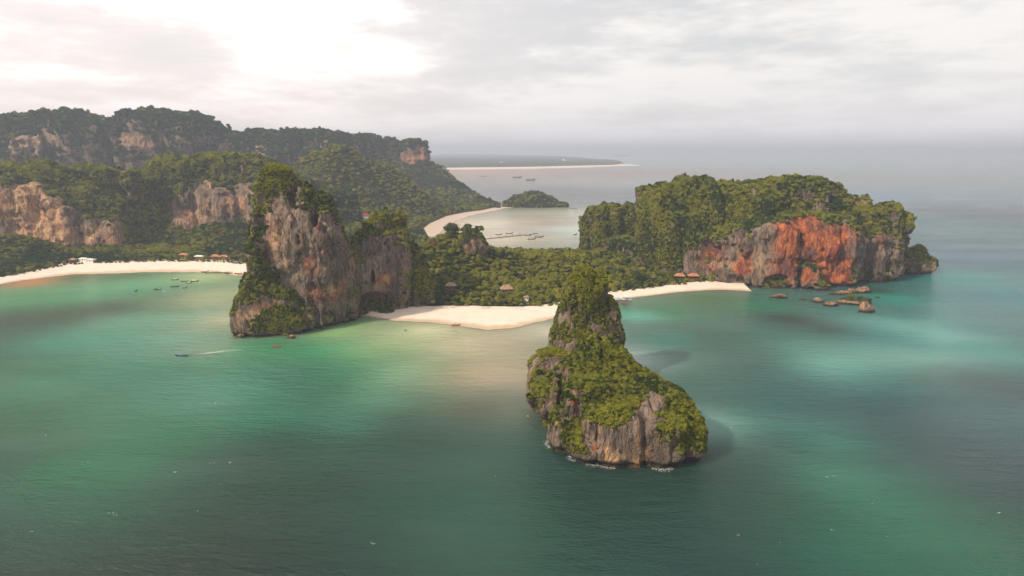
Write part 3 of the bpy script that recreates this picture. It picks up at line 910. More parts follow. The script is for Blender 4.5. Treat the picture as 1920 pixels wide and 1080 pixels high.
def make_rock(name, label, cat, towers, vox, seed=0.0, amp=1.0, blend=5.0, zones_veg=(), zones_stain=(), zones_pale=(), caves=(), vthr=0.5,
              vbias=0.0, shrub=(1.6, 3.4), density=0.30, tint=(0.3, 0.7), notch=True, warp=5.0, zbase=-5.0, fl=9.0, topdrop=2.5, group=None, steep=1.15, macro=3.0, sinz=0.0, kind=None, nf=17.0):
    towers = [(t[0], t[1], max(3, t[2] - topdrop), *t[3:]) for t in towers]
    V, Q = karst(towers, vox, caves, seed, amp, blend, notch, zbase, warp, fl, macro)
    V, Q = keep_big(V, Q)
    N = vnormals(V, Q)
    # outward normals
    if (N[:, 2] * (V[:, 2] > np.percentile(V[:, 2], 97))).sum() < 0:
        Q = Q[:, ::-1]; N = -N
    bvh = BVHTree.FromPolygons(V.tolist(), Q.tolist())
    org = Vector((0, 0, CAM_H))

    ZW = 0.55 * fbm(V[:, 0] / (nf * 0.7) + 3, V[:, 1] / (nf * 0.7), V[:, 2] / (nf * 1.1), 3)

    def zone_field(zones, base=0.0):
        f = np.full(len(V), base, float)
        for (px, py, r, b, *rest) in zones:
            sq = rest[0] if rest else 1.0
            h = bvh.ray_cast(org, Vector(ray(px, py)).normalized())
            if h[0] is None:
                continue
            c = h[0]
            d = np.sqrt((V[:, 0] - c.x) ** 2 + (V[:, 1] - c.y) ** 2 + ((V[:, 2] - c.z) / sq) ** 2) / r + ZW
            f += b * (1 - sstep(d, 0.45, 1.35))
        return f
    nz_ = fbm(V[:, 0] / nf, V[:, 1] / nf, V[:, 2] / (nf * 0.95), 3)
    f2 = fbm(V[:, 0] / 5 + 9, V[:, 1] / 5, V[:, 2] / 6, 2)
    veg = N[:, 2] * steep + nz_ * 1.0 + f2 * 0.6 + 0.45 * vn(V[:, 0] / 2.6 + 4, V[:, 1] / 2.6, V[:, 2] / 2.9) + 0.10 + vbias + zone_field(zones_veg)
    veg -= 1.2 * (1 - sstep(V[:, 2], 2.5, 6.0))
    vm = sstep(veg, vthr - 0.12, vthr + 0.18)
    stain = np.clip(zone_field(zones_stain), 0, 1)
    pale = np.clip(zone_field(zones_pale), 0, 1)
    me = mesh_np(name, V, Q, True, attrs={'veg': vm * 0.9, 'stain': stain, 'pale': pale})
    o = tag(link(name, me, M_ROCK), label, cat, group, kind)
    # shrubs and trees
    cand = np.nonzero(veg > vthr)[0]
    rng.shuffle(cand)
    want = int(len(cand) * density * vox * vox)
    cand = cand[:max(want * 6, 10)]
    up = np.clip(N[cand, 2], 0, 1)
    S = shrub[0] + (shrub[1] - shrub[0]) * np.clip(0.04 + up * 0.80 + rng.normal(0, 0.20, len(cand)), -0.12, 1.15)
    kp = poisson(V[cand], S, 0.46, np.argsort(-S + rng.uniform(0, 1.2, len(S))))
    cand = cand[kp]; S = S[kp]
    P = V[cand] + N[cand] * (S * 0.12)[:, None]
    P[:, 2] += S * 0.10
    K = rng.choice([0, 1, 2, 3, 4], len(P), p=[0.33, 0.27, 0.25, 0.12, 0.03])
    K = np.where((K == 4) & (N[cand, 2] < 0.5), 2, K)
    TT = np.clip(tint[0] + (tint[1] - tint[0]) * (0.5 + 0.9 * fbm(P[:, 0] / 22, P[:, 1] / 22, P[:, 2] / 22, 2)) + rng.normal(0, 0.16, len(P)), 0, 1)
    ROCKS[name] = dict(o=o, V=V, Q=Q, N=N, bvh=bvh, P=P, S=S, K=K, T=TT, NN=N[cand])
    print('ROCK', name, len(V), 'verts', len(P), 'plants')
    return o


SHAPE = ['round', 'full', 'flat', 'upright', 'feathery']


def look(s, kind, tint, S):
    q1, q2 = np.percentile(S, 55), np.percentile(S, 90)
    size = 'small' if s < q1 else ('mid-sized' if s < q2 else 'large')
    tone = 'dark green' if tint < 0.35 else ('olive green' if tint < 0.65 else 'yellow-green')
    return '%s %s %s' % (size, tone, SHAPE[kind])


def plant_label(where, x, y, z, s, kind, tint, S, V):
    zf = z / V[:, 2].max()
    hgt = 'near the waterline' if zf < 0.3 else ('halfway up' if zf < 0.65 else 'high up')
    cx = np.percentile(V[:, 0], 50)
    side = 'left side' if x < cx else 'right side'
    return '%s shrub %s on the %s of the %s' % (look(s, kind, tint, S), hgt, side, where)


def plant_rock(name, stuff_name, label, n_single=0, single_label='', single_group='', single_name='shrub', single_cat='shrub', single_where=''):
    rk = ROCKS[name]
    P, S, K, TT, NN = rk['P'], rk['S'], rk['K'], rk['T'], rk['NN']
    T_ = TT
    n = len(P)
    single = np.zeros(n, bool)
    if n_single:
        org = Vector((0, 0, CAM_H))
        dist = np.linalg.norm(P - np.array([0, 0, CAM_H]), axis=1)
        order = np.argsort(-(S / dist))
        c = 0
        for i in order:
            if K[i] == 4: continue
            d = Vector(P[i]) - org
            L = d.length
            h = rk['bvh'].ray_cast(org, d.normalized(), L - S[i] * 0.9)
            if h[0] is None:
                single[i] = True; c += 1
                if c >= n_single: break
        for i in np.nonzero(single)[0]:
            s = float(S[i]) * 1.02
            single_label = plant_label(single_where, float(P[i, 0]), float(P[i, 1]), float(P[i, 2]), s, int(K[i]), float(T_[i]), S, rk['V'])
            add_tree(float(P[i, 0]), float(P[i, 1]), float(P[i, 2]) - s * 0.75, s, int(K[i]), float(TT[i]), single_label, single_group, single_cat, single_name)
    q = ~single
    K = K.copy()
    foliage_stuff(stuff_name, P[q], S[q], K[q], TT[q], label, steep=np.clip(1 - NN[q][:, 2] * 1.4, 0, 1))


# ------------------------------------------------------------------ the rocks
import time as _time
_t0 = _time.time()
fore = [T(1096, 483, 440, 15, 15, 0, 6.0), T(1114, 497, 443, 12, 14, 0, 8), T(1078, 520, 437, 10, 14, 0, 7), T(1100, 520, 440, 14, 15, 0, 8), T(1128, 550, 444, 13.5, 15, 0, 12), T(1100, 560, 440, 19, 17, 0, 10), T(1120, 600, 440, 18.5, 17, 0, 12), T(1075, 600, 434, 16, 16, 0, 8),
        T(1038, 650, 412, 12, 14, 0, 6), T(1014, 672, 404, 9, 16, 0, 6), T(1060, 665, 398, 15, 18, 0, 6),
        T(1122, 624, 364, 16, 15, 0, 6.0), T(1092, 656, 360, 18, 16, 0, 6), T(1146, 642, 364, 14, 16, 0, 7), T(1040, 705, 372, 15, 20, 0, 6), T(1168, 672, 352, 15, 18, 0, 7),
        T(1200, 694, 342, 15, 18, 0, 8), T(1225, 712, 334, 15, 17, 0, 8), T(1255, 733, 328, 12, 14, 0, 8), T(1280, 760, 321, 9.0, 12, 0, 7), T(1296, 785, 318, 7.5, 10, 0, 6),
        T(1110, 700, 340, 18, 20, 0, 8), T(1072, 760, 335, 13, 18, 0, 6), T(1100, 800, 318, 11, 12, 0, 6), T(1160, 745, 320, 19, 16, 0, 9), T(1235, 770, 313, 15, 11, 0, 9)]
make_rock('rock_islet', 'tall shrub-covered limestone islet standing alone in the water nearest the camera', 'rock islet', fore, 0.6, seed=1.3, amp=0.62, macro=2.5, blend=4.0, warp=2.5, fl=6.5, topdrop=2.0,
          zones_veg=[(1215, 785, 9, -1.5, 2.0), (1228, 750, 7, -1.2, 1.6), (1195, 820, 8, -0.9, 1.5), (1160, 835, 12, -0.8), (1215, 860, 12, -0.7), (1105, 815, 8, -0.9, 1.5), (1078, 780, 4, -0.8, 2), (1075, 745, 6, -1.2, 1.8), (1130, 770, 14, 0.9), (1060, 790, 10, 0.7, 2),
                     (1290, 800, 12, 1.0, 1.5), (1270, 770, 10, 0.9), (1183, 838, 4, 1.2), (1205, 868, 3.5, 1.0), (1085, 845, 5, 1.0), (1190, 850, 4, 0.9), (1240, 848, 3, 1.2), (1110, 520, 14, 0.5), (1105, 560, 20, 0.45), (1130, 620, 5, -0.2, 1.5), (1045, 560, 8, 0.3, 2), (1040, 680, 11, -0.9, 1.3), (1008, 715, 8, -0.8, 1.5), (1060, 645, 8, -0.5), (1045, 800, 7, -0.7, 1.5), (1030, 760, 5, -0.6, 2), (1120, 650, 10, 0.7), (1020, 730, 8, 0.4),
                     (1120, 680, 16, 0.8), (1012, 735, 4, -1.0, 2.0), (1200, 800, 7, -0.4), (1255, 870, 12, -0.8), (1140, 720, 18, 0.8), (1150, 870, 18, -1.0)],
          zones_stain=[(1075, 750, 2.4, 1.0, 1.5), (1023, 728, 2.2, 1.0, 2), (1200, 755, 2.0, 0.9, 2), (1115, 840, 1.6, 0.8, 2), (1165, 880, 2, 0.5)],
          zones_pale=[(1140, 860, 7, 1.0), (1180, 870, 7, 0.6), (1075, 735, 4, 0.6), (1200, 875, 4, 0.8)],
          vthr=0.50, vbias=0.0, shrub=(0.5, 1.65), density=1.7, tint=(0.25, 1.0), nf=9.0)

left = [T(505, 319, 588, 14, 18, 0, 6), T(530, 323, 590, 18, 20, 0, 6), T(560, 336, 594, 20, 22, 0, 6), T(590, 357, 598, 20, 22, 0, 7), T(612, 376, 602, 17, 22, 0, 6), T(632, 405, 606, 13, 20, 0, 6),
        T(495, 380, 580, 10, 20, 0, 8), T(545, 380, 576, 32, 18, 0, 9), T(600, 430, 592, 30, 18, 0, 9), T(480, 462, 562, 9, 14, 0, 5), T(495, 480, 562, 14, 14, 0, 5), T(458, 535, 554, 9, 12, 0, 5),
        T(485, 520, 556, 16, 13, 0, 5), T(525, 535, 560, 16, 14, 0, 5), T(560, 560, 565, 16, 12, 0, 6), T(500, 590, 551, 14, 8, 0, 5), T(540, 588, 553, 13, 8, 0, 5),
        T(655, 452, 626, 16, 20, 0, 7), T(680, 432, 634, 15, 18, 0, 6), T(700, 405, 640, 13, 18, 0, 6), T(725, 388, 644, 13, 17, 0, 5.5), T(745, 398, 648, 12, 18, 0, 6), T(762, 440, 652, 11, 18, 0, 5),
        T(778, 478, 656, 10, 18, 0, 4), T(720, 460, 636, 26, 16, 0, 9), T(790, 520, 652, 12, 16, 0, 4)]
left_caves = []
for (px, py, Yc, a, b, c) in [(700, 565, 619, 22, 11, 9), (640, 585, 596, 12, 9, 8), (597, 412, 582, 2.8, 15, 5), (590, 580, 580, 5, 14, 9), (615, 570, 585, 4, 14, 10), (655, 495, 606, 2.5, 12, 3.5), (575, 520, 575, 3, 12, 9), (585, 455, 580, 1.6, 12, 9), (700, 520, 622, 2, 10, 8)]:
    q = at(px, py, Yc); left_caves.append((q[0], q[1], q[2], a, b, c))
make_rock('sea_cliff', 'tall pointed limestone tower with streaked grey cliff between the two left beaches', 'cliff', left, 0.95, seed=5.1, amp=0.85, macro=3.5, blend=5.0, warp=3.5, fl=8.5, topdrop=2.5, caves=left_caves,
          zones_veg=[(475, 475, 11, 1.0, 1.3), (500, 520, 13, 0.8), (450, 550, 9, 1.0), (530, 550, 8, 0.8), (505, 602, 13, 1.6), (540, 598, 13, 1.5), (520, 575, 12, -0.9, 0.5), (475, 590, 8, -0.9), (520, 332, 16, 0.5), (580, 352, 13, 0.6), (530, 370, 20, -0.35), (525, 385, 8, -0.9), (550, 395, 8, -0.6), (620, 400, 12, 0.6, 1.5), (490, 360, 12, 0.6, 2.0),
                     (600, 450, 30, -1.0), (560, 470, 28, -0.9), (540, 430, 22, -0.7), (640, 500, 25, -1.0), (600, 540, 20, -1.0), (700, 500, 22, -0.9), (730, 500, 16, -0.7), (690, 440, 12, 0.6), (768, 440, 9, 0.6, 2.0), (735, 470, 12, -0.9, 1.6), (700, 460, 12, -0.7, 1.5), (725, 420, 14, 0.5),
                     (790, 520, 14, 1.0, 1.5), (445, 600, 8, -1.2), (465, 590, 8, -0.7), (520, 395, 12, -0.5), (545, 420, 10, 0.5), (480, 400, 10, 0.1, 3), (700, 580, 14, 0.6)],
          zones_stain=[(598, 430, 3.0, 0.9, 2.5), (612, 470, 5, 0.5, 2.5), (585, 500, 6, 0.6, 1.6), (590, 545, 8, 0.35), (640, 545, 6, 0.4, 1.5), (510, 430, 4, 0.4, 3), (500, 580, 10, 0.3), (700, 550, 9, 0.4), (620, 560, 8, 0.4), (720, 525, 8, 0.6)],
          zones_pale=[(505, 415, 3.5, 0.9, 4.0), (522, 440, 5, 0.5, 4), (720, 525, 6, 0.7), (625, 545, 6, 0.7), (470, 600, 10, 0.5), (520, 480, 10, 0.5, 2.0)],
          vthr=0.55, vbias=0.0, shrub=(0.7, 2.4), density=0.8, tint=(0.25, 1.0), nf=11.0)

right = [T(1222, 350, 862, 12, 44, 0, 12), T(1245, 340, 868, 20, 50, 0, 10), T(1285, 329, 868, 28, 60, 0, 8), T(1318, 332, 862, 24, 60, 0, 8), T(1218, 390, 840, 14, 34, 0, 9), T(1255, 395, 822, 28, 30, 0, 8), T(1300, 385, 822, 28, 30, 0, 8),
         T(1372, 338, 850, 30, 66, 0, 8), T(1410, 338, 842, 32, 66, 0, 8), T(1450, 332, 838, 30, 62, 0, 8), T(1490, 327, 838, 32, 56, 0, 8), T(1525, 333, 834, 26, 50, 0, 7), T(1553, 345, 830, 20, 44, 0, 7), T(1578, 368, 822, 16, 38, 0, 7),
         T(1345, 372, 826, 26, 30, 0, 8), T(1400, 370, 818, 26, 30, 0, 8), T(1450, 368, 816, 26, 30, 0, 8), T(1500, 366, 814, 26, 30, 0, 8),
         T(1305, 436, 806, 24, 26, 0, 9), T(1350, 426, 792, 26, 28, 0, 9), T(1395, 414, 784, 28, 36, 0, 10), T(1435, 404, 782, 28, 40, 0, 12), T(1478, 396, 784, 28, 42, 0, 12), T(1520, 392, 786, 28, 44, 0, 12),
         T(1560, 396, 788, 26, 42, 0, 12), T(1588, 412, 786, 14, 38, 0, 10), T(1614, 368, 812, 14, 26, 0, 10), T(1640, 392, 812, 12, 26, 0, 10), T(1664, 380, 818, 16, 26, 0, 12), T(1682, 394, 822, 12, 26, 0, 12), T(1625, 425, 800, 20, 28, 0, 10), T(1665, 430, 800, 18, 24, 0, 10),
         T(1718, 456, 842, 13, 14, 0, 6), T(1700, 470, 838, 14, 14, 0, 6), T(1737, 477, 834, 9, 10, 0, 6), T(1518, 490, 736, 10, 9, 0, 6), T(1535, 530, 728, 10, 7, 0, 5), T(1455, 526, 744, 14, 8, 0, 5), T(1490, 538, 735, 10, 7, 0, 5),
         T(1145, 381, 948, 20, 30, 0, 9), T(1118, 389, 944, 18, 30, 0, 9), T(1175, 380, 952, 16, 30, 0, 9), T(1105, 402, 940, 10, 24, 0, 9), T(1170, 440, 900, 26, 26, 0, 7)]
rc = []
for (px, py, Yc, a, b, c) in [(1458, 524, 741, 14, 8, 6), (1420, 515, 742, 5, 7, 10), (1545, 470, 742, 4, 5, 2.2), (1610, 500, 745, 8, 9, 9), (1583, 478, 742, 5, 4, 1.8), (1380, 525, 752, 14, 6, 7), (1330, 470, 770, 16, 9, 14), (1635, 500, 765, 4, 8, 7), (1562, 525, 738, 4, 4, 1.6)]:
    q = at(px, py, Yc); rc.append((q[0], q[1], q[2], a, b, c))
make_rock('red_headland', 'broad jungle-topped limestone headland with rust-red cliff wall at the right', 'headland', right, 1.25, seed=9.7, amp=1.0, macro=3.5, blend=4.0, warp=4.0, fl=9.0, topdrop=2.8, caves=rc,
          zones_veg=[(1250, 380, 60, 0.8), (1300, 400, 50, 0.8), (1210, 430, 40, 0.9), (1240, 470, 30, 0.8), (1140, 420, 50, 0.8), (1370, 390, 30, 0.8), (1310, 450, 18, 0.4), (1450, 380, 30, 0.7), (1600, 400, 16, 0.7, 1.5), (1625, 420, 12, 0.5, 1.5),
                     (1520, 450, 34, -1.3), (1480, 450, 30, -1.2), (1440, 430, 16, -1.0), (1400, 470, 30, -1.2), (1350, 490, 18, -1.0), (1560, 450, 28, -1.2), (1560, 500, 30, -1.2), (1450, 500, 30, -1.2), (1600, 480, 20, -1.0), (1650, 470, 24, -1.1), (1680, 440, 10, -0.5),
                     (1518, 500, 9, 1.4), (1455, 535, 12, 1.4), (1425, 540, 8, 1.0), (1720, 480, 14, 1.0), (1590, 395, 10, 0.6), (1300, 485, 14, -1.1), (1290, 500, 10, -0.8), (1440, 395, 14, 0.9), (1425, 430, 6, 0.8), (1690, 470, 10, -0.5), (1210, 390, 8, -0.4, 2), (1245, 490, 4, -1.0)],
          zones_stain=[(1520, 440, 26, 1.0), (1490, 430, 22, 1.0), (1560, 450, 22, 1.0), (1540, 500, 26, 1.0), (1480, 490, 24, 1.0), (1400, 480, 10, 1.0, 1.8), (1390, 500, 10, 0.9), (1340, 485, 16, 0.8), (1600, 440, 14, 0.6), (1650, 450, 12, 0.35), (1575, 510, 20, 1.0), (1505, 410, 16, 0.6), (1240, 490, 5, 0.6)],
          zones_pale=[(1395, 485, 6, 0.6), (1350, 492, 9, 0.5), (1370, 500, 6, 0.7), (1420, 490, 12, 0.25)],
          vthr=0.50, vbias=0.05, shrub=(1.1, 3.1), density=0.42, tint=(0.1, 0.95))

lc = [T(-160, 320, 1030, 60, 60, 0, 7), T(-60, 318, 1040, 60, 60, 0, 7), T(20, 322, 1046, 36, 50, 0, 8), T(62, 330, 1046, 26, 46, 0, 8), T(100, 352, 1040, 26, 40, 0, 8), T(135, 372, 1034, 26, 36, 0, 8), T(175, 392, 1036, 26, 34, 0, 8), T(208, 402, 1040, 22, 30, 0, 8), T(228, 425, 1040, 12, 22, 0, 6),
      T(20, 306, 1120, 60, 70, 0, 6), T(65, 300, 1120, 45, 60, 0, 6), T(110, 306, 1130, 40, 60, 0, 6), T(150, 300, 1140, 35, 60, 0, 5), T(185, 309, 1140, 30, 60, 0, 5), T(207, 306, 1150, 20, 50, 0, 7), T(150, 345, 1090, 60, 40, 0, 5), T(215, 370, 1090, 30, 40, 0, 5),
      T(-120, 300, 1140, 90, 80, 0, 6)]
make_rock('pale_cliff', 'pale orange limestone cliff under green crown above the left beach', 'cliff', lc, 2.0, seed=14.2, macro=6.0, amp=1.25, blend=4.0, warp=7.0, fl=13, topdrop=3.5,
          zones_veg=[(60, 400, 60, -1.2), (90, 440, 45, -1.2), (150, 440, 45, -1.2), (200, 440, 35, -1.1), (30, 370, 40, -1.2), (15, 420, 40, -1.0), (90, 390, 25, -0.9), (60, 360, 20, -0.6), (150, 370, 40, 0.9), (200, 380, 35, 0.8), (100, 330, 35, 0.7)],
          zones_stain=[(30, 380, 30, 0.5), (90, 430, 40, 0.4), (210, 440, 20, 0.3)],
          zones_pale=[(70, 380, 34, 1.0, 1.5), (100, 430, 34, 1.0), (40, 400, 36, 0.7), (150, 450, 30, 0.7), (200, 440, 30, 0.5), (60, 360, 14, 1.0)],
          vthr=0.40, vbias=0.25, shrub=(2.0, 4.8), density=0.14, tint=(0.2, 0.95), nf=24.0)
lb = [T(262, 318, 1120, 17, 44, 0, 10), T(250, 345, 1105, 10, 36, 0, 10), T(290, 300, 1150, 24, 50, 0, 10), T(320, 290, 1185, 34, 50, 0, 8), T(355, 286, 1190, 38, 55, 0, 6), T(395, 287, 1190, 38, 55, 0, 6), T(435, 289, 1195, 36, 55, 0, 6), T(470, 293, 1200, 36, 50, 0, 6),
      T(505, 302, 1210, 34, 50, 0, 6), T(540, 318, 1230, 34, 50, 0, 6), T(385, 330, 1146, 26, 30, 0, 9), T(340, 345, 1140, 36, 34, 0, 8), T(300, 350, 1140, 36, 30, 0, 6), T(430, 340, 1150, 40, 34, 0, 8), T(480, 330, 1156, 40, 34, 0, 8), T(530, 345, 1180, 40, 34, 0, 8),
      T(270, 390, 1110, 24, 22, 0, 6)]
make_rock('jungle_cliff', 'green-capped limestone hill with brown cliff face beside the pale orange cliff', 'cliff', lb, 2.0, seed=22.9, macro=7.0, amp=1.25, blend=4.0, warp=6.0, fl=13, topdrop=3.5,
          zones_veg=[(380, 370, 34, -1.3), (365, 405, 40, -1.2), (430, 370, 34, -1.0), (465, 355, 26, -1.0), (420, 400, 34, -1.0), (330, 400, 14, -0.8, 2), (390, 340, 14, -0.9), (490, 390, 25, -0.6), (300, 350, 50, 0.8), (280, 400, 40, 0.9), (400, 305, 40, 0.5), (300, 420, 14, -0.4)],
          zones_stain=[(440, 385, 18, 0.4), (350, 410, 16, 0.3)], zones_pale=[(380, 390, 20, 0.5), (350, 410, 22, 0.7), (440, 385, 16, 0.7), (390, 345, 14, 0.7), (470, 360, 14, 0.5)],
          vthr=0.42, vbias=0.2, shrub=(2.0, 4.8), density=0.14, tint=(0.3, 1.0), nf=24.0)
lr_ = [T(600, 345, 1290, 40, 40, 0, 6), T(630, 352, 1300, 36, 40, 0, 6), T(655, 385, 1290, 20, 30, 0, 5), T(570, 335, 1300, 40, 40, 0, 6), T(615, 385, 1260, 34, 24, 0, 6)]
make_rock('shaded_knoll', 'dark wooded rock knoll half hidden behind the pointed limestone tower', 'knoll', lr_, 2.6, seed=31.0, amp=1.2, blend=8.0, warp=8.0, fl=13, topdrop=3.5, vthr=0.40, vbias=0.25, shrub=(2.0, 4.6), density=0.13, tint=(0.0, 0.35), nf=30.0)

far = [T(x, y, Y, rx, ry, 0, pr) for (x, y, Y, rx, ry, pr) in [
    (-420, 225, 1850, 150, 130, 12), (-250, 215, 1850, 150, 130, 12), (-110, 214, 1860, 130, 130, 8), (-20, 217, 1870, 90, 120, 12), (35, 211, 1880, 70, 120, 12), (85, 208, 1880, 40, 120, 7), (120, 201, 1890, 34, 120, 7), (155, 207, 1890, 60, 120, 7), (200, 217, 1900, 60, 110, 12), (240, 217, 1910, 30, 110, 7),
    (275, 206, 1920, 60, 110, 7), (310, 204, 1930, 60, 110, 12), (345, 207, 1940, 60, 110, 12), (362, 212, 1950, 40, 110, 14), (376, 222, 1955, 34, 100, 9), (390, 238, 1960, 22, 90, 6), (417, 242, 1990, 14, 60, 5)]]
make_rock('far_massif', 'highest bluish cliff mountain at the left with small pale rock scars', 'mountain', far, 5.0, seed=40.3, amp=2.2, blend=18.0, warp=22.0, fl=26, topdrop=8, notch=False, zbase=-6,
          zones_veg=[(70, 268, 55, -1.0, 0.5), (20, 265, 55, -0.9, 0.5), (235, 262, 20, -1.2), (268, 268, 24, -1.2), (305, 262, 16, -1.2), (175, 240, 16, -0.9)],
          zones_pale=[(60, 270, 60, 0.5, 0.6), (235, 262, 18, 0.7), (268, 268, 22, 0.7), (305, 262, 14, 0.7), (175, 240, 14, 0.5)],
          vthr=0.30, vbias=0.10, shrub=(3.0, 7), density=0.035, tint=(0.0, 0.12), nf=70.0)  # dark blue-green tint puts distance haze into the foliage colour
far2 = [T(x, y, Y, rx, ry, 0, pr) for (x, y, Y, rx, ry, pr) in [
    (440, 246, 2040, 55, 100, 12), (475, 239, 2060, 55, 100, 7), (508, 240, 2080, 50, 100, 7), (540, 241, 2100, 50, 100, 7), (565, 236, 2110, 50, 100, 7), (600, 239, 2120, 55, 100, 12), (628, 245, 2130, 45, 100, 12), (645, 256, 2140, 40, 100, 7),
    (670, 250, 2260, 50, 90, 7), (700, 254, 2280, 45, 90, 7), (725, 259, 2300, 45, 80, 7), (748, 266, 2310, 45, 80, 7), (500, 270, 2000, 80, 60, 7), (600, 275, 2040, 80, 60, 7)]]
make_rock('far_ridge', 'long bluish wooded cliff ridge running behind the green middle hill', 'mountain', far2, 5.0, seed=47.1, amp=2.4, blend=14.0, warp=16.0, fl=24, topdrop=8, notch=False, zbase=-6,
          zones_veg=[(480, 290, 40, -0.9), (425, 275, 26, -0.8), (605, 275, 24, -0.7), (560, 290, 24, -0.7)], zones_pale=[(480, 290, 40, 0.6), (425, 275, 26, 0.7), (605, 275, 24, 0.5), (545, 290, 20, 0.5)],
          vthr=0.30, vbias=0.12, shrub=(3.0, 7), density=0.035, tint=(0.0, 0.12), nf=70.0)  # same blue-green foliage tint, distance haze painted into the leaves
far3 = [T(765, 260, 2290, 32, 50, 0, 9), T(783, 261, 2300, 30, 50, 0, 9), T(793, 266, 2296, 16, 40, 0, 9), T(760, 290, 2270, 36, 40, 0, 9)]
make_rock('end_bluff', 'square reddish cliff bluff at the right end of the far ridge', 'bluff', far3, 3.6, seed=53.3, amp=1.5, blend=8.0, warp=8.0, fl=20, topdrop=7, notch=False, zbase=60,
          zones_veg=[(775, 300, 40, -1.2), (795, 290, 30, -1.0), (765, 310, 30, -1.0), (770, 268, 20, 0.5)], zones_stain=[(780, 305, 40, 0.6)], zones_pale=[(775, 300, 26, 0.6)],
          vthr=0.35, vbias=-0.2, shrub=(4, 8), density=0.03, tint=(0.0, 0.3), nf=40.0)
isl = [T(1000, 359, 1850, 34, 40, 0, 3.2), T(975, 364, 1850, 34, 36, 0, 3), T(1020, 366, 1850, 34, 36, 0, 3), T(1045, 378, 1850, 24, 26, 0, 3), T(955, 376, 1850, 20, 26, 0, 3)]
make_rock('wooded_islet', 'low rounded wooded island lying in the bay behind the isthmus', 'island', isl, 2.6, seed=61.0, amp=0.8, blend=8.0, warp=6.0, fl=14, topdrop=6, notch=False,
          vthr=-0.6, vbias=0.8, shrub=(3.5, 6.5), density=0.06, tint=(0.05, 0.45))
print('rocks', _time.time() - _t0)

# ------------------------------------------------------------------ ground height lookup
def gz(x, y):
    return float(land_z(np.array([float(x)]), np.array([float(y)]))[0])


def blocked(p, margin=3.0):
    org = Vector((0, 0, CAM_H)); d = Vector(p) - org; L = d.length
    if ROCK_TREE.ray_cast(org, d.normalized(), L - margin)[0] is not None:
        return True
    return False


_vs, _qs, _o = [], [], 0
for rk in ROCKS.values():
    _vs.append(rk['V']); _qs.append(rk['Q'] + _o); _o += len(rk['V'])
ROCK_TREE = BVHTree.FromPolygons(np.concatenate(_vs).tolist(), np.concatenate(_qs).tolist())
LAND_TREE = BVHTree.FromPolygons(LAND_V.tolist(), LAND_Q.tolist())

# palms at the back of the beaches first: they also serve as the source crown
for i_, (px, py) in enumerate([(812, 577), (838, 578), (905, 579), (968, 577), (752, 578), (255, 489), (352, 488), (418, 489), (1212, 541), (1275, 534)]):
    g = G(px, py, 3.0)
    add_tree(g[0], g[1], gz(g[0], g[1]) - 0.3, random.uniform(3.2, 4.2), 4, random.uniform(0.3, 0.8), 'coconut palm with drooping fronds at the back of the %s' % ('left beach, %s' % ('by the pale-roofed building' if px < 300 else 'toward the limestone tower') if px < 600 else ('central beach, %s' % ('at its left half' if px < 880 else 'at its right half') if px < 1100 else 'small curved beach')), 'palms at the back of the beaches', 'palm', 'coconut_palm')

# ------------------------------------------------------------------ forest on the ground
def scatter_land(x0, x1, y0, y1, step, smin, smax, dmin=1.0):
    gx, gy = np.meshgrid(np.arange(x0, x1, step), np.arange(y0, y1, step), indexing='ij')
    X = gx.ravel() + rng.uniform(-0.5, 0.5, gx.size) * step; Y = gy.ravel() + rng.uniform(-0.5, 0.5, gx.size) * step
    d = polydist(X, Y, COAST)
    ok = d > dmin
    X, Y, d = X[ok], Y[ok], d[ok]
    Z = land_z(X, Y)
    nzz = fbm(X / 30, Y / 30, X * 0 + 8, 2)
    S = smin + (smax - smin) * np.clip(rng.beta(1.0, 1.9, len(X)) + 0.35 * nzz, 0, 1)
    S = np.where(d < 9, S * 0.62, S)
    return X, Y, Z, S, d


parts_ = [scatter_land(-760, 470, 640, 1300, 4.9, 2.0, 4.7), scatter_land(-1400, -760, 880, 1500, 8.5, 3.4, 6.2), scatter_land(-760, 60, 1300, 1900, 8.8, 3.3, 6.0),
          scatter_land(-1400, -760, 1500, 1900, 13, 5, 8.0), scatter_land(-1700, 0, 1900, 2500, 12.0, 4.4, 7.6)]
FX, FY, FZ, FS, FD = [np.concatenate([p[i] for p in parts_]) for i in range(5)]
# leave clearings for the resort buildings
CLEAR = []
BUILD_PX = [(1274, 524, 5), (1300, 524, 5), (845, 543, 4), (950, 549, 5), (158, 491, 6), (138, 492, 4), (172, 493, 4), (374, 486, 5), (404, 486, 5), (420, 487, 5), (345, 483, 5), (686, 409, 8), (680, 416, 10), (698, 415, 8), (987, 564, 3)]
for (px, py, r) in BUILD_PX:
    CLEAR.append((px, py, r))


def ground_hit(px, py):
    h = LAND_TREE.ray_cast(Vector((0, 0, CAM_H)), Vector(ray(px, py)).normalized())
    if h[0] is None:
        return Vector(G(px, py, 2.5))
    return h[0]


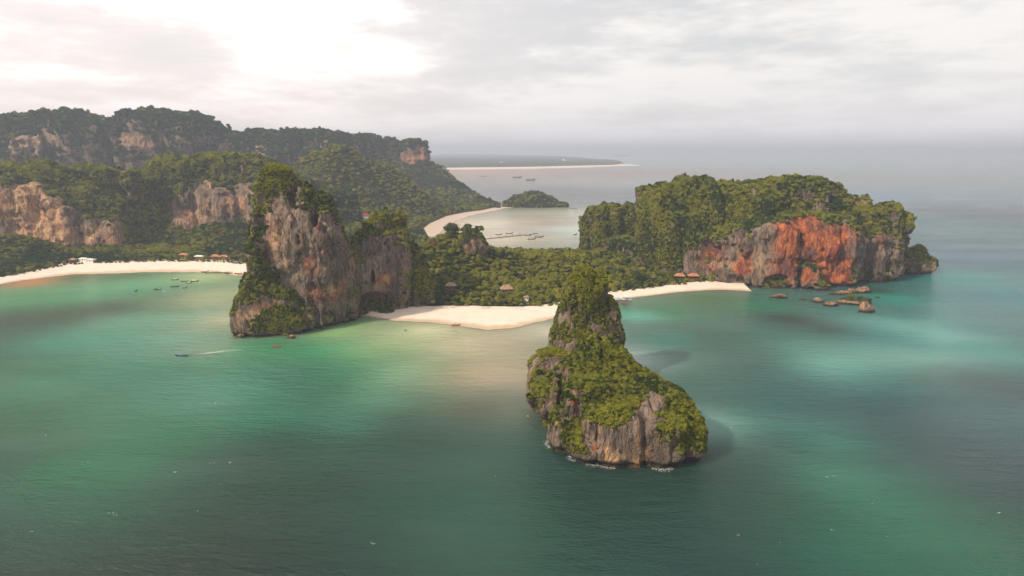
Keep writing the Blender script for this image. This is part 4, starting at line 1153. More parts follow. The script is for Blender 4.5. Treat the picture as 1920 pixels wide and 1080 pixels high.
keepm = np.ones(len(FX), bool)
SITES = []
for (px, py, r) in CLEAR:
    g = ground_hit(px, py)
    SITES.append(g)
    dirr = np.array([g.x, g.y]); dirr /= np.linalg.norm(dirr)
    # clear the plot and a short sight line in front of it
    rx_ = (FX - g.x) * dirr[0] + (FY - g.y) * dirr[1]
    ry_ = -(FX - g.x) * dirr[1] + (FY - g.y) * dirr[0]
    keepm &= ~((np.abs(ry_) < r + FS * 0.7) & (rx_ < r + 2) & (rx_ > -r * 1.6 - 4))
FX, FY, FZ, FS, FD = FX[keepm], FY[keepm], FZ[keepm], FS[keepm], FD[keepm]
FP = np.stack([FX, FY, FZ + FS * 0.62], 1)
FK = rng.choice([0, 1, 2, 3, 4], len(FX), p=[0.34, 0.27, 0.24, 0.11, 0.04])
FT = np.clip(0.42 + 0.85 * fbm(FX / 70, FY / 70, FX * 0 + 2, 3) + rng.normal(0, 0.15, len(FX)), 0, 1)
FT = np.where((FX > -60) & (FX < 110) & (FY < 1000), np.clip(FT + 0.18, 0, 1), FT)
FT = np.where((FY > 1300) & (FY < 1760) & (FX > -560), np.clip(FT + 0.2, 0, 1), FT)
FT = np.where(FY > 1760, np.clip(FT * 0.6, 0, 0.5), FT)
FT = np.where(rng.random(len(FX)) < 0.012, 1.65, FT)
FK = np.where((FK == 4) & (FY > 1400), 0, FK)
print('forest', len(FX))

# the plainly visible trees nearest the camera become trees of their own
pxs = FX / (FY * CP + (CAM_H - FZ) * SP) * F_PX + 960
cond = (FD < 70) & (FY < 1100) & (pxs > 0) & (pxs < 1450)
dist = np.hypot(FX, FY)
order = [i for i in np.argsort(-(FS / dist) + FD * 2e-5) if cond[i]]
single = np.zeros(len(FX), bool)
cnt = {'c': 0, 'w': 0, 'e': 0}
quota = {'c': 120, 'w': 95, 'e': 60}
LAB = {'c': ('leafy jungle tree growing just behind the central beach', 'jungle trees behind the central beach'),
       'w': ('leafy tree growing just behind the long left-hand beach', 'trees behind the left-hand beach'),
       'e': ('leafy tree growing behind the small curved beach beside the red headland', 'trees behind the beach beside the red headland')}
for i in order:
    key = 'w' if FX[i] < -190 else ('c' if pxs[i] < 1100 else 'e')
    if cnt[key] >= quota[key] or FK[i] == 4 or FT[i] > 1.3:
        continue
    top = (float(FX[i]), float(FY[i]), float(FZ[i] + FS[i] * 1.2))
    if blocked(top):
        continue
    h = LAND_TREE.ray_cast(Vector((0, 0, CAM_H)), (Vector(top) - Vector((0, 0, CAM_H))).normalized(), (Vector(top) - Vector((0, 0, CAM_H))).length - 3)
    if h[0] is not None:
        continue
    single[i] = True; cnt[key] += 1
    s = float(FS[i])
    pxi = pxs[i]
    if key == 'c':
        pl = 'beside the limestone tower' if pxi < 790 else ('by the left thatched house' if pxi < 900 else ('by the larger thatched house' if pxi < 1000 else 'just left of the islet spire'))
        pl += ', central beach'
    elif key == 'w':
        pl = ('at the far left end' if pxi < 130 else ('around the pale-roofed building' if pxi < 230 else ('behind the middle' if pxi < 340 else 'by the orange-roofed bungalows'))) + ' of the left beach'
    else:
        pl = 'behind the speedboats' if pxi < 1210 else ('left of the twin terracotta roofs' if pxi < 1270 else 'between the terracotta roofs and red cliff')
    lab_i = '%s-crowned tree %s' % (look(s, int(FK[i]), float(FT[i]), FS), pl)
    add_tree(float(FX[i]), float(FY[i]), float(FZ[i]) - s * 0.13, s, int(FK[i]), float(FT[i]), lab_i, LAB[key][1], 'tree', 'jungle_tree')
print('single trees', cnt)
# a few trees that stand out
for (px, py, s, kd, tt, lab) in [(1331, 521, 6.2, 3, 1.0, 'round bright lime-green tree at the back of the beach by the red headland'),
                                 (848, 446, 11, 0, 0.12, 'large dark green tree crowning the jungle ridge left of the grey outcrop'),
                                 (1192, 530, 8, 1, 0.25, 'broad grey-green tree behind the left end of the small curved beach'),
                                 (300, 432, 9, 0, 0.75, 'light green tree in front of the pale cliff above the left beach'),
                                 (812, 470, 6.5, 1, 1.65, 'rusty brown tree among green trees on the jungle ridge')]:
    g = ground_hit(px, py)
    add_tree(g.x, g.y, g.z, s, kd, tt, lab, None, 'tree', 'jungle_tree')

plant_rock('rock_islet', 'islet_shrubbery', 'dense green shrubs covering the nearest limestone islet', 110, 'leafy shrub clinging to the slopes of the nearest limestone islet', 'shrubs on the nearest limestone islet', 'shrub', 'shrub', 'nearest islet')
plant_rock('sea_cliff', 'cliff_shrubbery', 'green shrubs on ledges and crest of the pointed limestone tower', 80, 'leafy shrub growing on ledges or crest of the pointed limestone tower', 'shrubs on the pointed limestone tower', 'shrub', 'shrub', 'limestone tower')
plant_rock('red_headland', 'headland_jungle', 'thick jungle covering the crown of the red-walled headland', 90, 'leafy shrub standing on the crown of the red-walled headland', 'shrubs on the red-walled headland', 'shrub', 'shrub', 'red headland')
for nm, sn, lb_ in (('pale_cliff', 'pale_cliff_jungle', 'jungle on top of the pale orange cliff'), ('jungle_cliff', 'green_hill_jungle', 'jungle on the limestone hill beside the pale cliff'),
                    ('shaded_knoll', 'knoll_jungle', 'dark jungle on the knoll behind the limestone tower'), ('far_massif', 'massif_jungle', 'jungle on the highest far mountain'), ('far_ridge', 'ridge_jungle', 'jungle on the long far ridge'),
                    ('end_bluff', 'bluff_jungle', 'jungle on top of the square reddish bluff'), ('wooded_islet', 'island_woods', 'woods covering the low island in the back bay')):
    plant_rock(nm, sn, lb_)
q = ~single
foliage_stuff('forest', FP[q], FS[q] * 1.02, FK[q], FT[q], 'jungle canopy covering the low land and hills between the cliffs')


# ------------------------------------------------------------------ outcrop and boulders
def boulder(name, x, y, z, sx_, sy_, sz_, seed, label, group, pale=0.75, veg=0.0, cat='boulder', stain=0.0):
    V, F = ico(4)
    n = fbm(V[:, 0] * 1.3 + seed * 3.1, V[:, 1] * 1.3, V[:, 2] * 1.3, 4)
    n2 = np.abs(vn(V[:, 0] * 2.2 + seed, V[:, 1] * 2.2, V[:, 2] * 0.8 + seed))
    r = 1 + 0.6 * n - 0.28 * np.clip(1 - n2 * 4, 0, 1) + 0.10 * vn(V[:, 0] * 5, V[:, 1] * 5, V[:, 2] * 5 + seed)
    V = V * r[:, None] * np.array([sx_, sy_, sz_])
    vg = np.clip(veg * sstep(V[:, 2] / sz_ + 0.4 * n, 0.1, 0.6), 0, 1)
    me = mesh_np(name, V, F, True, attrs={'pale': np.full(len(V), pale), 'veg': vg, 'stain': np.full(len(V), stain)})
    o = link(name, me, M_ROCK, None, (x, y, z))
    o.rotation_euler = (0, 0, 0)
    return tag(o, label, cat, group)


GB = 'boulders in the water at the foot of the red headland'
for i_, (px, py, a, b, c, lab) in enumerate([
    (1580, 551, 11, 4.0, 3.0, 'long flat pale boulder lying against the foot of the red headland'), (1600, 548, 7, 3.5, 3.6, 'pale boulder slab behind the mossy boulder off the red headland'), (1620, 548, 7.5, 4.5, 5.0, 'pale boulder at the back right of the pile off the red headland'),
    (1606, 570, 17, 7.5, 6.5, 'biggest boulder of the pile off the red headland, green on top'), (1628, 585, 7.2, 5.5, 7.5, 'dark rounded boulder at the outer right end of the pile'), (1559, 573, 7, 3.6, 3.8, 'pale boulder standing alone left of the mossy one'),
    (1535, 566, 6, 3.4, 3.4, 'pale flat boulder midway along the foot of the red headland'), (1524, 562, 2.0, 1.5, 1.0, 'small pale boulder just left of the midway flat one'), (1463, 558, 9.0, 3.4, 3.4, 'long pale boulder under the bushes at the headland foot'),
    (1505, 561, 3.4, 1.6, 1.0, 'low pale boulder below the rock buttress'), (1646, 557, 2.6, 1.6, 0.8, 'small dark boulder farthest right in the open water'), (1419, 551, 1.8, 1.2, 0.7, 'small lone boulder in the water off the end of the curved beach')]):
    g = G(px, py + 1.5, 0)
    boulder('boulder', g[0], g[1] + b * 0.6, c * 0.28, a, b, c, i_ + 2, lab, GB, 0.5, 1.0 if i_ == 3 else 0.0)
foliage_stuff('boulder_grass', *[np.array(v) for v in zip(*[((G(1598 + dx, 562, 0)[0], G(1598, 562, 0)[1] + 4 + dy, 4.0), sc, 2, 0.7) for dx, dy, sc in ((-8, 0, 1.3), (-3, 1, 1.6), (3, 0.5, 1.5), (8, 0, 1.2), (0, 3, 1.3))])], 'green tuft on top of the biggest boulder')
GL = 'boulders around the foot of the pointed limestone tower'
for i_, (px, py, a, b, c, lab) in enumerate([
    (452, 632, 4.0, 2.2, 2.4, 'pale boulder at the far left foot of the limestone tower'), (474, 630, 2.6, 1.8, 1.8, 'small dark boulder next to the far left one'), (487, 629, 2.4, 1.8, 1.5, 'small boulder under bushes at the tower foot'),
    (524, 627, 3.6, 2.0, 1.8, 'low pale boulder below the middle bush of the tower foot'), (545, 633, 3.4, 2.0, 2.6, 'bright orange-tinted boulder standing in the water under the tower'), (560, 620, 3.0, 2.4, 4.0, 'upright orange boulder at the right end of the tower foot'),
    (586, 606, 3.6, 3.0, 3.0, 'grey boulder in the shaded corner right of the tower foot'), (640, 596, 8.0, 4.5, 4.5, 'largest grey boulder under the cave right of the tower'), (660, 594, 5.0, 4.0, 4.0, 'grey boulder right of the largest one under the cave'), (632, 582, 3.6, 3.2, 4.4, 'tall grey boulder leaning on the largest one under the cave')]):
    g = G(px, py + 1.5, 0)
    boulder('boulder', g[0], g[1] + b * 0.6, c * 0.15, a, b, c, i_ + 40, lab, GL, 0.9 if i_ in (0, 3, 4, 5) else 0.25, 0.0 if i_ in (0, 3, 4, 5) else 0.35, stain=0.5 if i_ in (4, 5) else 0.0)
for i_, (px, py, a, b, c, lab) in enumerate([(704, 586, 8.5, 5, 7.0, 'bushy rock knob at the left end of the central beach'), (724, 588, 7.5, 5, 5.5, 'bushy rock knob nearest the sand of the central beach')]):
    g = G(px, py + 3, 0)
    boulder('mossy_boulder', g[0], g[1] + 4, c * 0.25, a, b, c, i_ + 60, lab, None, 0.15, 0.9, 'rock')
    pp = [(g[0] + random.uniform(-a, a) * 0.65, g[1] + 4 + random.uniform(-b, b) * 0.6, c * random.uniform(0.85, 1.2)) for _ in range(9)]
    foliage_stuff('knob_bushes', np.array(pp), rng.uniform(1.5, 2.6, 9), rng.integers(0, 3, 9), rng.uniform(0.3, 0.7, 9), 'bushes on a rock knob at the end of the central beach')
g = ground_hit(884, 466)
boulder('grey_outcrop', g.x, g.y - 4, g.z + 2, 14, 11, 24, 77, 'rounded grey rock outcrop rising from the jungle ridge', None, 0.35, 0.95, 'outcrop')
oc = [(g.x + random.uniform(-13, 13), g.y + random.uniform(-6, 9), g.z + 16 + random.uniform(-4, 9)) for _ in range(26)]
foliage_stuff('outcrop_bushes', np.array(oc), rng.uniform(2.0, 3.6, 26), rng.integers(0, 4, 26), rng.uniform(0.2, 0.6, 26), 'bushes growing over the grey rock outcrop')

# ------------------------------------------------------------------ boats
M_WOOD = simple_mat('boat_wood', (0.16, 0.07, 0.035), 0.5, 0.2, 1.5)
M_DARK = simple_mat('dark_hull', (0.035, 0.028, 0.03), 0.5, 0.1, 1.5)
M_WHITE = simple_mat('white_paint', (0.78, 0.78, 0.76), 0.4, 0.05, 1.0)
M_BLUE = simple_mat('blue_paint', (0.05, 0.10, 0.38), 0.45, 0.08, 1.0)
M_REDP = simple_mat('red_paint', (0.45, 0.08, 0.045), 0.5, 0.12, 1.0)
M_CANV = simple_mat('canopy_cloth', (0.55, 0.50, 0.44), 0.8, 0.1, 1.0)
M_METAL = simple_mat('engine_metal', (0.25, 0.25, 0.26), 0.4, 0.1, 3.0, 0.8)
M_ORANGE = simple_mat('orange_float', (0.75, 0.16, 0.03), 0.5, 0.05, 2.0)


def mk(name, V, F, mat, parent):
    me = bpy.data.meshes.new(name)
    me.from_pydata([tuple(map(float, v)) for v in V], [], F)
    return link(name, me, mat, parent)


def box(x0, x1, y0, y1, z0, z1):
    V = [(x0, y0, z0), (x1, y0, z0), (x1, y1, z0), (x0, y1, z0), (x0, y0, z1), (x1, y0, z1), (x1, y1, z1), (x0, y1, z1)]
    F = [[0, 3, 2, 1], [4, 5, 6, 7], [0, 1, 5, 4], [1, 2, 6, 5], [2, 3, 7, 6], [3, 0, 4, 7]]
    return V, F


def join(*parts):
    V, F = [], []
    for v, f in parts:
        o = len(V); V += list(v); F += [[i + o for i in ff] for ff in f]
    return V, F


def hull_mesh(L, Wd, bow, stern, prow, flat=False):
    """open boat hull with thickness: sections from stern (x=-L/2) to bow"""
    n, ns = 15, 7
    V = []
    for sgn, inset in ((1, 0.0), (-1, 0.10)):
        for i in range(n):
            t = i / (n - 1); x = (t - 0.5) * L
            w = Wd / 2 * max(0.03, math.sin(math.pi * min(1, 0.22 + t * 0.80)) ** (0.55 if flat else 0.8)) if t < 0.995 else 0.02
            sheer = 0.55 + stern * max(0, (0.25 - t) / 0.25) ** 2 + bow * max(0, (t - 0.55) / 0.45) ** 2.2
            keel = -0.35 + (bow * 0.75) * max(0, (t - 0.72) / 0.28) ** 2
            for j in range(ns):
                a = (j / (ns - 1) - 0.5) * 2
                yy = (w - inset * min(1, w * 3)) * math.copysign(abs(a) ** 0.7, a)
                zz_ = keel + inset + (sheer - keel - (inset if True else 0)) * abs(a) ** 2.2
                V.append((x, yy, zz_))
    F = []
    for s in range(2):
        b = s * n * ns
        for i in range(n - 1):
            for j in range(ns - 1):
                q = [b + i * ns + j, b + (i + 1) * ns + j, b + (i + 1) * ns + j + 1, b + i * ns + j + 1]
                F.append(q if s else q[::-1])
    for i in range(n - 1):
        for j in (0, ns - 1):
            F.append([i * ns + j, (i + 1) * ns + j, n * ns + (i + 1) * ns + j, n * ns + i * ns + j])
    for j in range(ns - 1):
        F.append([j, j + 1, n * ns + j + 1, n * ns + j])
    return V, F


def make_longtail(hullm, canm):
    e = empty('longtail_boat', (0, 0, 0))
    mk('hull', *hull_mesh(10.5, 1.9, 1.7, 0.5, 0.0), hullm, e)
    pr = mk('prow', *join(box(5.1, 5.35, -0.07, 0.07, 1.4, 3.1), box(5.02, 5.43, -0.13, 0.13, 2.3, 2.6)), M_REDP, e)
    # curved canopy with thickness
    V, F = [], []
    for k_ in range(2):
        for i in range(5):
            for j in range(7):
                a = (j / 6 - 0.5) * 2
                V.append((-3.4 + i * 1.35, a * 0.98, 2.05 - 0.32 * a * a + 0.05 * k_))
    for k_ in range(2):
        for i in range(4):
            for j in range(6):
                q = [k_ * 35 + i * 7 + j, k_ * 35 + (i + 1) * 7 + j, k_ * 35 + (i + 1) * 7 + j + 1, k_ * 35 + i * 7 + j + 1]
                F.append(q if k_ else q[::-1])
    for i in range(4):
        for j in (0, 6):
            F.append([i * 7 + j, (i + 1) * 7 + j, 35 + (i + 1) * 7 + j, 35 + i * 7 + j])
    mk('canopy', V, F, canm, e)
    for x in (-3.2, -0.6, 1.9):
        for y in (-0.85, 0.85):
            mk('post', *box(x - 0.04, x + 0.04, y - 0.04, y + 0.04, 0.35, 1.85), M_WOOD, e)
    mk('bench', *join(*[box(x, x + 0.3, -0.75, 0.75, 0.28, 0.36) for x in (-2.6, -1.4, -0.2, 1.0, 2.4)]), M_WOOD, e)
    en = mk('engine', *join(box(-5.0, -4.3, -0.28, 0.28, 1.0, 1.55), box(-4.8, -4.5, -0.12, 0.12, 0.7, 1.0)), M_METAL, e)
    mk('propeller_shaft', *box(-8.2, -5.0, -0.05, 0.05, 0.85, 0.95), M_METAL, en)
    return e


def make_speedboat():
    e = empty('speedboat', (0, 0, 0))
    mk('hull', *hull_mesh(9.5, 2.7, 0.7, 0.1, 0.0, True), M_WHITE, e)
    mk('deck', *join(box(1.2, 3.0, -0.95, 0.95, 0.55, 0.72), box(-4.4, -3.6, -0.9, 0.9, 0.45, 0.62)), M_WHITE, e)
    mk('stripe', *join(box(-4.2, 1.5, 1.12, 1.20, 0.15, 0.35), box(-4.2, 1.5, -1.20, -1.12, 0.15, 0.35)), M_BLUE, e)
    mk('canopy', *join(box(-3.6, 1.6, -1.15, 1.15, 2.15, 2.27)), M_BLUE, e)
    for x in (-3.4, 1.4):
        for y in (-1.0, 1.0):
            mk('post', *box(x - 0.04, x + 0.04, y - 0.04, y + 0.04, 0.5, 2.15), M_METAL, e)
    mk('windscreen', *box(1.3, 1.38, -0.9, 0.9, 0.72, 1.35), M_DARK, e)
    for y in (-0.5, 0.5):
        mk('outboard_motor', *box(-5.2, -4.75, y - 0.2, y + 0.2, 0.3, 1.3), M_DARK, e)
    return e


def dup(root):
    r = root.copy(); COL.objects.link(r)
    for ch in list(root.children):
        c = ch.copy(); COL.objects.link(c); c.parent = r
        for g_ in ch.children:
            d = g_.copy(); COL.objects.link(d); d.parent = c
    return r


protos = {'wood': (make_longtail, (M_WOOD, M_CANV)), 'dark': (make_longtail, (M_DARK, M_WOOD)), 'red': (make_longtail, (M_REDP, M_WOOD)), 'blue': (make_longtail, (M_DARK, M_BLUE)), 'speed': (make_speedboat, ())}
built = {}
GW = 'longtail boats moored off the left beach'; GS = 'longtail boats drawn up along the left beach'; GE = 'boats afloat in the back bay by the pontoon'
BOATS = [
    (340, 668, 'blue', 186, 1.0, 'dark longtail boat under way ahead of a white wake', None), (520, 651, 'red', 4, 0.85, 'small reddish longtail boat alone off the pointed limestone tower', None),
    (761, 620, 'speed', 60, 0.55, 'small white boat floating just off the central beach', None), (855, 611, 'red', 12, 0.9, 'reddish longtail boat beached at the waterline of the central beach', None),
    (329, 525, 'wood', 15, 0.95, 'moored longtail boat nearest the left beach, left of the other three in its row', GW), (346, 528, 'dark', 8, 1.0, 'moored longtail boat second in the row of three behind the middle', GW),
    (365, 528, 'wood', 5, 1.15, 'longest moored longtail boat, right end of the back row', GW), (355, 531, 'wood', 30, 0.8, 'small moored longtail boat between and below the two long ones', GW), (328, 538, 'dark', 8, 1.05, 'moored longtail boat in the middle of the anchorage, below the back row', GW),
    (347, 540, 'wood', 80, 0.8, 'moored longtail boat seen end-on right of the middle one', GW), (292, 543, 'dark', 85, 0.9, 'left boat of the close pair moored side by side', GW), (298, 543, 'wood', 80, 0.9, 'right boat of the close pair moored side by side', GW),
    (309, 547, 'speed', 160, 0.7, 'white moored boat in front of the close pair', GW), (255, 546, 'blue', 95, 0.8, 'farthest left moored boat, alone with its bow to the camera', GW),
    (385, 510.5, 'wood', 25, 1.0, 'leftmost longtail boat at the edge of the left beach', GS), (392, 512.5, 'wood', 8, 1.0, 'second boat from the left at the beach edge', GS), (408, 512, 'dark', 3, 1.1, 'third boat from the left at the beach edge', GS), (418, 512, 'wood', 4, 0.9, 'fourth boat from the left at the beach edge', GS),
    (424, 512.5, 'wood', 8, 1.0, 'fifth boat from the left at the beach edge', GS), (429, 513.5, 'dark', 10, 1.0, 'sixth boat from the left at the beach edge', GS), (447, 514, 'wood', -10, 1.1, 'boat at the beach edge right beside the limestone tower', GS), (452, 516, 'red', 5, 0.9, 'half-hidden boat touching the foot of the limestone tower', GS),
    (1158, 563, 'speed', 8, 1.25, 'white and blue speedboat half hidden behind the nearest islet', None), (1175, 563, 'speed', -3, 1.35, 'white and blue speedboat moored off the small curved beach', None), (1170, 570, 'red', -20, 1.1, 'red longtail boat in front of the two white speedboats', None),
    (997, 449, 'dark', 5, 1.3, 'dark boat nearest the trees below the pontoon', GE), (990, 442, 'wood', 3, 1.1, 'boat just under the right half of the pontoon', GE), (1011, 445, 'dark', 3, 1.5, 'boat off the right tip of the pontoon', GE), (1079, 440, 'wood', 60, 1.2, 'boat close to the left tower of the headland', GE),
    (1076, 391, 'speed', 5, 2.0, 'white ferry boat off the tip of the wooded island', None), (908, 331, 'speed', 5, 4.0, 'pale ship at left in the far strait', 'far ships in the strait'), (970, 333, 'dark', 5, 4.5, 'dark ship far out in the strait', 'far ships in the strait'), (995, 338, 'dark', 5, 4.5, 'nearer dark ship in the strait above the wooded island', 'far ships in the strait'),
    (955, 438, 'wood', 10, 1.2, 'boat tied to the pontoon at its middle', GE), (935, 440, 'wood', 10, 1.1, 'boat tied to the left half of the pontoon', GE)]
for (px, py, kd, rz, sc, lab, grp) in BOATS:
    if kd not in built:
        fn, args = protos[kd]
        b = fn(*args); built[kd] = b
    else:
        b = dup(built[kd])
        for key in ('group', 'label'):
            if key in b: del b[key]
    g = G(px, py, 0)
    onsand = 0.5 if (855 == px or grp == GS) else 0.08
    sc *= 0.82 if g[1] < 1100 else 1.0
    b.location = (g[0], g[1], onsand * sc); b.rotation_euler = (0, 0, R(rz)); b.scale = (sc, sc, sc)
    tag(b, lab, 'boat', grp)

# floating pontoon in the back bay
pe_a, pe_b = G(894, 450, 0), G(1008, 438, 0)
pd = pe_b - pe_a; pl = float(np.linalg.norm(pd)); pa = math.atan2(pd[1], pd[0])
pon = empty('floating_pontoon', tuple(pe_a), pa)
tag(pon, 'long blue floating pontoon pier stretching out over the shallow back bay', 'pier')
nseg = 34
for i in range(nseg):
    x0 = pl * i / nseg
    mk('float_segment', *box(x0 + 0.3, x0 + pl / nseg - 0.3, -2.0, 2.0, -0.2, 0.9), M_BLUE if i % 5 else M_METAL, pon)
for i in range(0, nseg, 4):
    x0 = pl * i / nseg
    mk('mooring_post', *box(x0 - 0.2, x0 + 0.2, 2.1, 2.5, -1.0, 4.2), M_METAL, pon)
for (t, y) in ((0.18, 3), (0.45, 3.2), (0.62, 3), (0.8, -3)):
    pass

# orange swimming buoy
def lathe(prof, ns=12):
    V, F = [], []
    for (r, z) in prof:
        for s in range(ns):
            a = 2 * math.pi * s / ns; V.append((r * math.cos(a), r * math.sin(a), z))
    for i in range(len(prof) - 1):
        for s in range(ns):
            F.append([i * ns + s, i * ns + (s + 1) % ns, (i + 1) * ns + (s + 1) % ns, (i + 1) * ns + s])
    return V, F


for (px, py, lab) in [(990, 781, 'small orange buoy floating beside the nearest islet')]:
    g = G(px, py, 0)
    e = empty('mooring_buoy', tuple(g)); tag(e, lab, 'buoy')
    mk('float_ball', *lathe([(0.01, -0.3), (0.4, -0.15), (0.55, 0.15), (0.45, 0.5), (0.15, 0.7), (0.01, 0.72)]), M_ORANGE, e)
    mk('ring', *lathe([(0.10, 0.7), (0.14, 0.78), (0.10, 0.86), (0.06, 0.78), (0.10, 0.7)]), M_METAL, e)

# ------------------------------------------------------------------ buildings
M_TILE = simple_mat('terracotta_roof', (0.42, 0.17, 0.085), 0.85, 0.2, 0.8)
M_THATCH = simple_mat('thatch_roof', (0.30, 0.20, 0.12), 0.95, 0.2, 0.8)
M_REDROOF = simple_mat('red_roof', (0.62, 0.055, 0.05), 0.6, 0.08, 0.4)
M_PLASTER = simple_mat('pale_plaster', (0.74, 0.68, 0.60), 0.8, 0.06, 0.5)
M_GREYROOF = simple_mat('pale_sheet_roof', (0.62, 0.60, 0.57), 0.6, 0.08, 0.4)


def make_building(w, d, h, rh, wall, roof, name='beach_building', open_=False):
    e = empty(name, (0, 0, 0))
    if open_:
        for x in (-w / 2 + 0.3, 0, w / 2 - 0.3):
            for y in (-d / 2 + 0.3, d / 2 - 0.3):
                mk('post', *box(x - 0.12, x + 0.12, y - 0.12, y + 0.12, 0, h), M_WOOD, e)
        mk('floor_slab', *box(-w / 2, w / 2, -d / 2, d / 2, -1.5, 0.25), wall, e)
        mk('counter', *box(-w / 3, w / 3, d / 4, d / 4 + 0.6, 0.25, 1.3), M_WOOD, e)
    else:
        wl = mk('wall', *box(-w / 2, w / 2, -d / 2, d / 2, -2.0, h), wall, e)
        n = max(2, int(w / 3))
        for i in range(n):
            x = -w / 2 + (i + 0.5) * w / n
            nm = 'door' if i == n // 2 else 'window'
            z0, z1 = (0.1, 2.1) if nm == 'door' else (0.9, 2.0)
            mk(nm, *box(x - 0.55, x + 0.55, -d / 2 - 0.06, -d / 2 - 0.003, z0, z1), M_DARK, e)
    o = 0.9
    a, b = w / 2 + o, d / 2 + o
    rr = max(0.2, w / 2 - d / 2 * 0.8)
    V = [(-a, -b, h), (a, -b, h), (a, b, h), (-a, b, h), (-rr, 0, h + rh), (rr, 0, h + rh), (-a, -b, h - 0.15), (a, -b, h - 0.15), (a, b, h - 0.15), (-a, b, h - 0.15)]
    F = [[0, 1, 5, 4], [1, 2, 5], [2, 3, 4, 5], [3, 0, 4], [6, 7, 1, 0], [7, 8, 2, 1], [8, 9, 3, 2], [9, 6, 0, 3], [9, 8, 7, 6]]
    mk('roof', V, F, roof, e)
    return e


BL = [(11, 7, 3, 3.0, M_WOOD, M_TILE, True, 'open restaurant with terracotta roof, left of the pair behind the curved beach'), (12, 7, 3, 3.0, M_WOOD, M_TILE, True, 'open restaurant with terracotta roof, right of the pair behind the curved beach'),
      (9, 7, 3, 3.2, M_WOOD, M_THATCH, False, 'thatched house among the trees at the left of the central jungle'), (12, 8, 3, 4.0, M_WOOD, M_THATCH, False, 'larger thatched house in the middle of the central jungle'),
      (11, 6, 2.8, 1.6, M_PLASTER, M_GREYROOF, False, 'long pale-roofed beach building under the pale cliff'), (8, 5, 2.6, 1.8, M_WOOD, M_THATCH, False, 'small brown-roofed hut left of the pale-roofed building'), (9, 6, 3, 1.6, M_PLASTER, M_GREYROOF, False, 'low pale hut right of the pale-roofed building'),
      (11, 6, 2.6, 1.6, M_WOOD, M_GREYROOF, False, 'white-roofed pavilion behind the middle of the left beach'), (10, 6, 2.6, 2.6, M_WOOD, M_TILE, False, 'orange-roofed bungalow left of its twin near the limestone tower'), (11, 6, 2.6, 2.6, M_WOOD, M_TILE, False, 'orange-roofed bungalow nearest the limestone tower'),
      (11, 6, 2.6, 2.4, M_WOOD, M_TILE, False, 'orange-roofed bungalow farthest left among the beach trees'), (14, 10, 4, 5.0, M_PLASTER, M_REDROOF, False, 'large bright red-roofed hall in the valley behind the limestone tower'), (30, 10, 6, 2.0, M_WHITE, M_GREYROOF, False, 'long white hall left of the red roof in the valley'),
      (20, 10, 5, 2.0, M_WHITE, M_GREYROOF, False, 'white hall right of the red roof in the valley'), (4, 3, 2.4, 1.4, M_PLASTER, M_THATCH, False, 'tiny pale hut near the sand at the right of the central jungle')]
for (w, d, h, rh, wall, roof, op, lab), s in zip(BL, SITES):
    b = make_building(w, d, h, rh, wall, roof, 'beach_building', op)
    b.location = (s.x, s.y, gz(s.x, s.y) + 1.6); b.rotation_euler = (0, 0, R(random.uniform(-12, 12)))
    tag(b, lab, 'building')

# ------------------------------------------------------------------ far land across the strait
def far_mat(name, c1, c2, sc):
    m, k = new_mat(name)
    P = k.n('ShaderNodeNewGeometry').outputs['Position']
    a = k.noise(P, sc, 5.0, 0.65)
    c = k.mix(k.ramp(a, 0.35, 0.65), c1, c2)
    b = k.n('ShaderNodeBsdfPrincipled', ins={'Base Color': c, 'Roughness': 1.0, 'Specular IOR Level': 0.05})
    k.link(b.outputs[0], k.n('ShaderNodeOutputMaterial').inputs[0])
    return m


M_FARL = far_mat('far_woods', (0.020, 0.035, 0.016), (0.055, 0.062, 0.024), 0.004)


def far_land(name, front, back, h, seed, n=260, m=60, rag=1.0, mat=None):
    A = resample([G(p[0], p[1], 0) for p in front], n); B = resample([G(p[0], p[1], 0) for p in back], n)
    t = np.linspace(0, 1, m) ** 1.2
    V = A[:, None, :] * (1 - t)[None, :, None] + B[:, None, :] * t[None, :, None]
    V = V.reshape(-1, 3)
    s = np.repeat(np.arange(n), m) / (n - 1); tt = np.tile(t, n)
    edge = np.clip(np.minimum(tt, 1 - tt) / 0.03, 0, 1) ** 0.5
    edge *= np.clip((1 - s) / 0.02, 0, 1) ** 0.5
    L = 180.0
    nz_ = fbm(V[:, 0] / L + seed, V[:, 1] / L, V[:, 0] * 0, 4)
    big = fbm(V[:, 0] / 1200 + seed, V[:, 1] / 2500, V[:, 0] * 0 + 3, 2)
    V[:, 2] = -1.5 + edge * h * np.clip(0.75 + 0.45 * nz_ * rag + 0.6 * big, 0.1, 3)
    i = np.arange(n - 1)[:, None] * m + np.arange(m - 1)[None, :]
    Q = np.stack([i, i + m, i + m + 1, i + 1], -1).reshape(-1, 4)
    return tag(link(name, mesh_np(name, V, Q), mat or M_FARL), kind='structure')


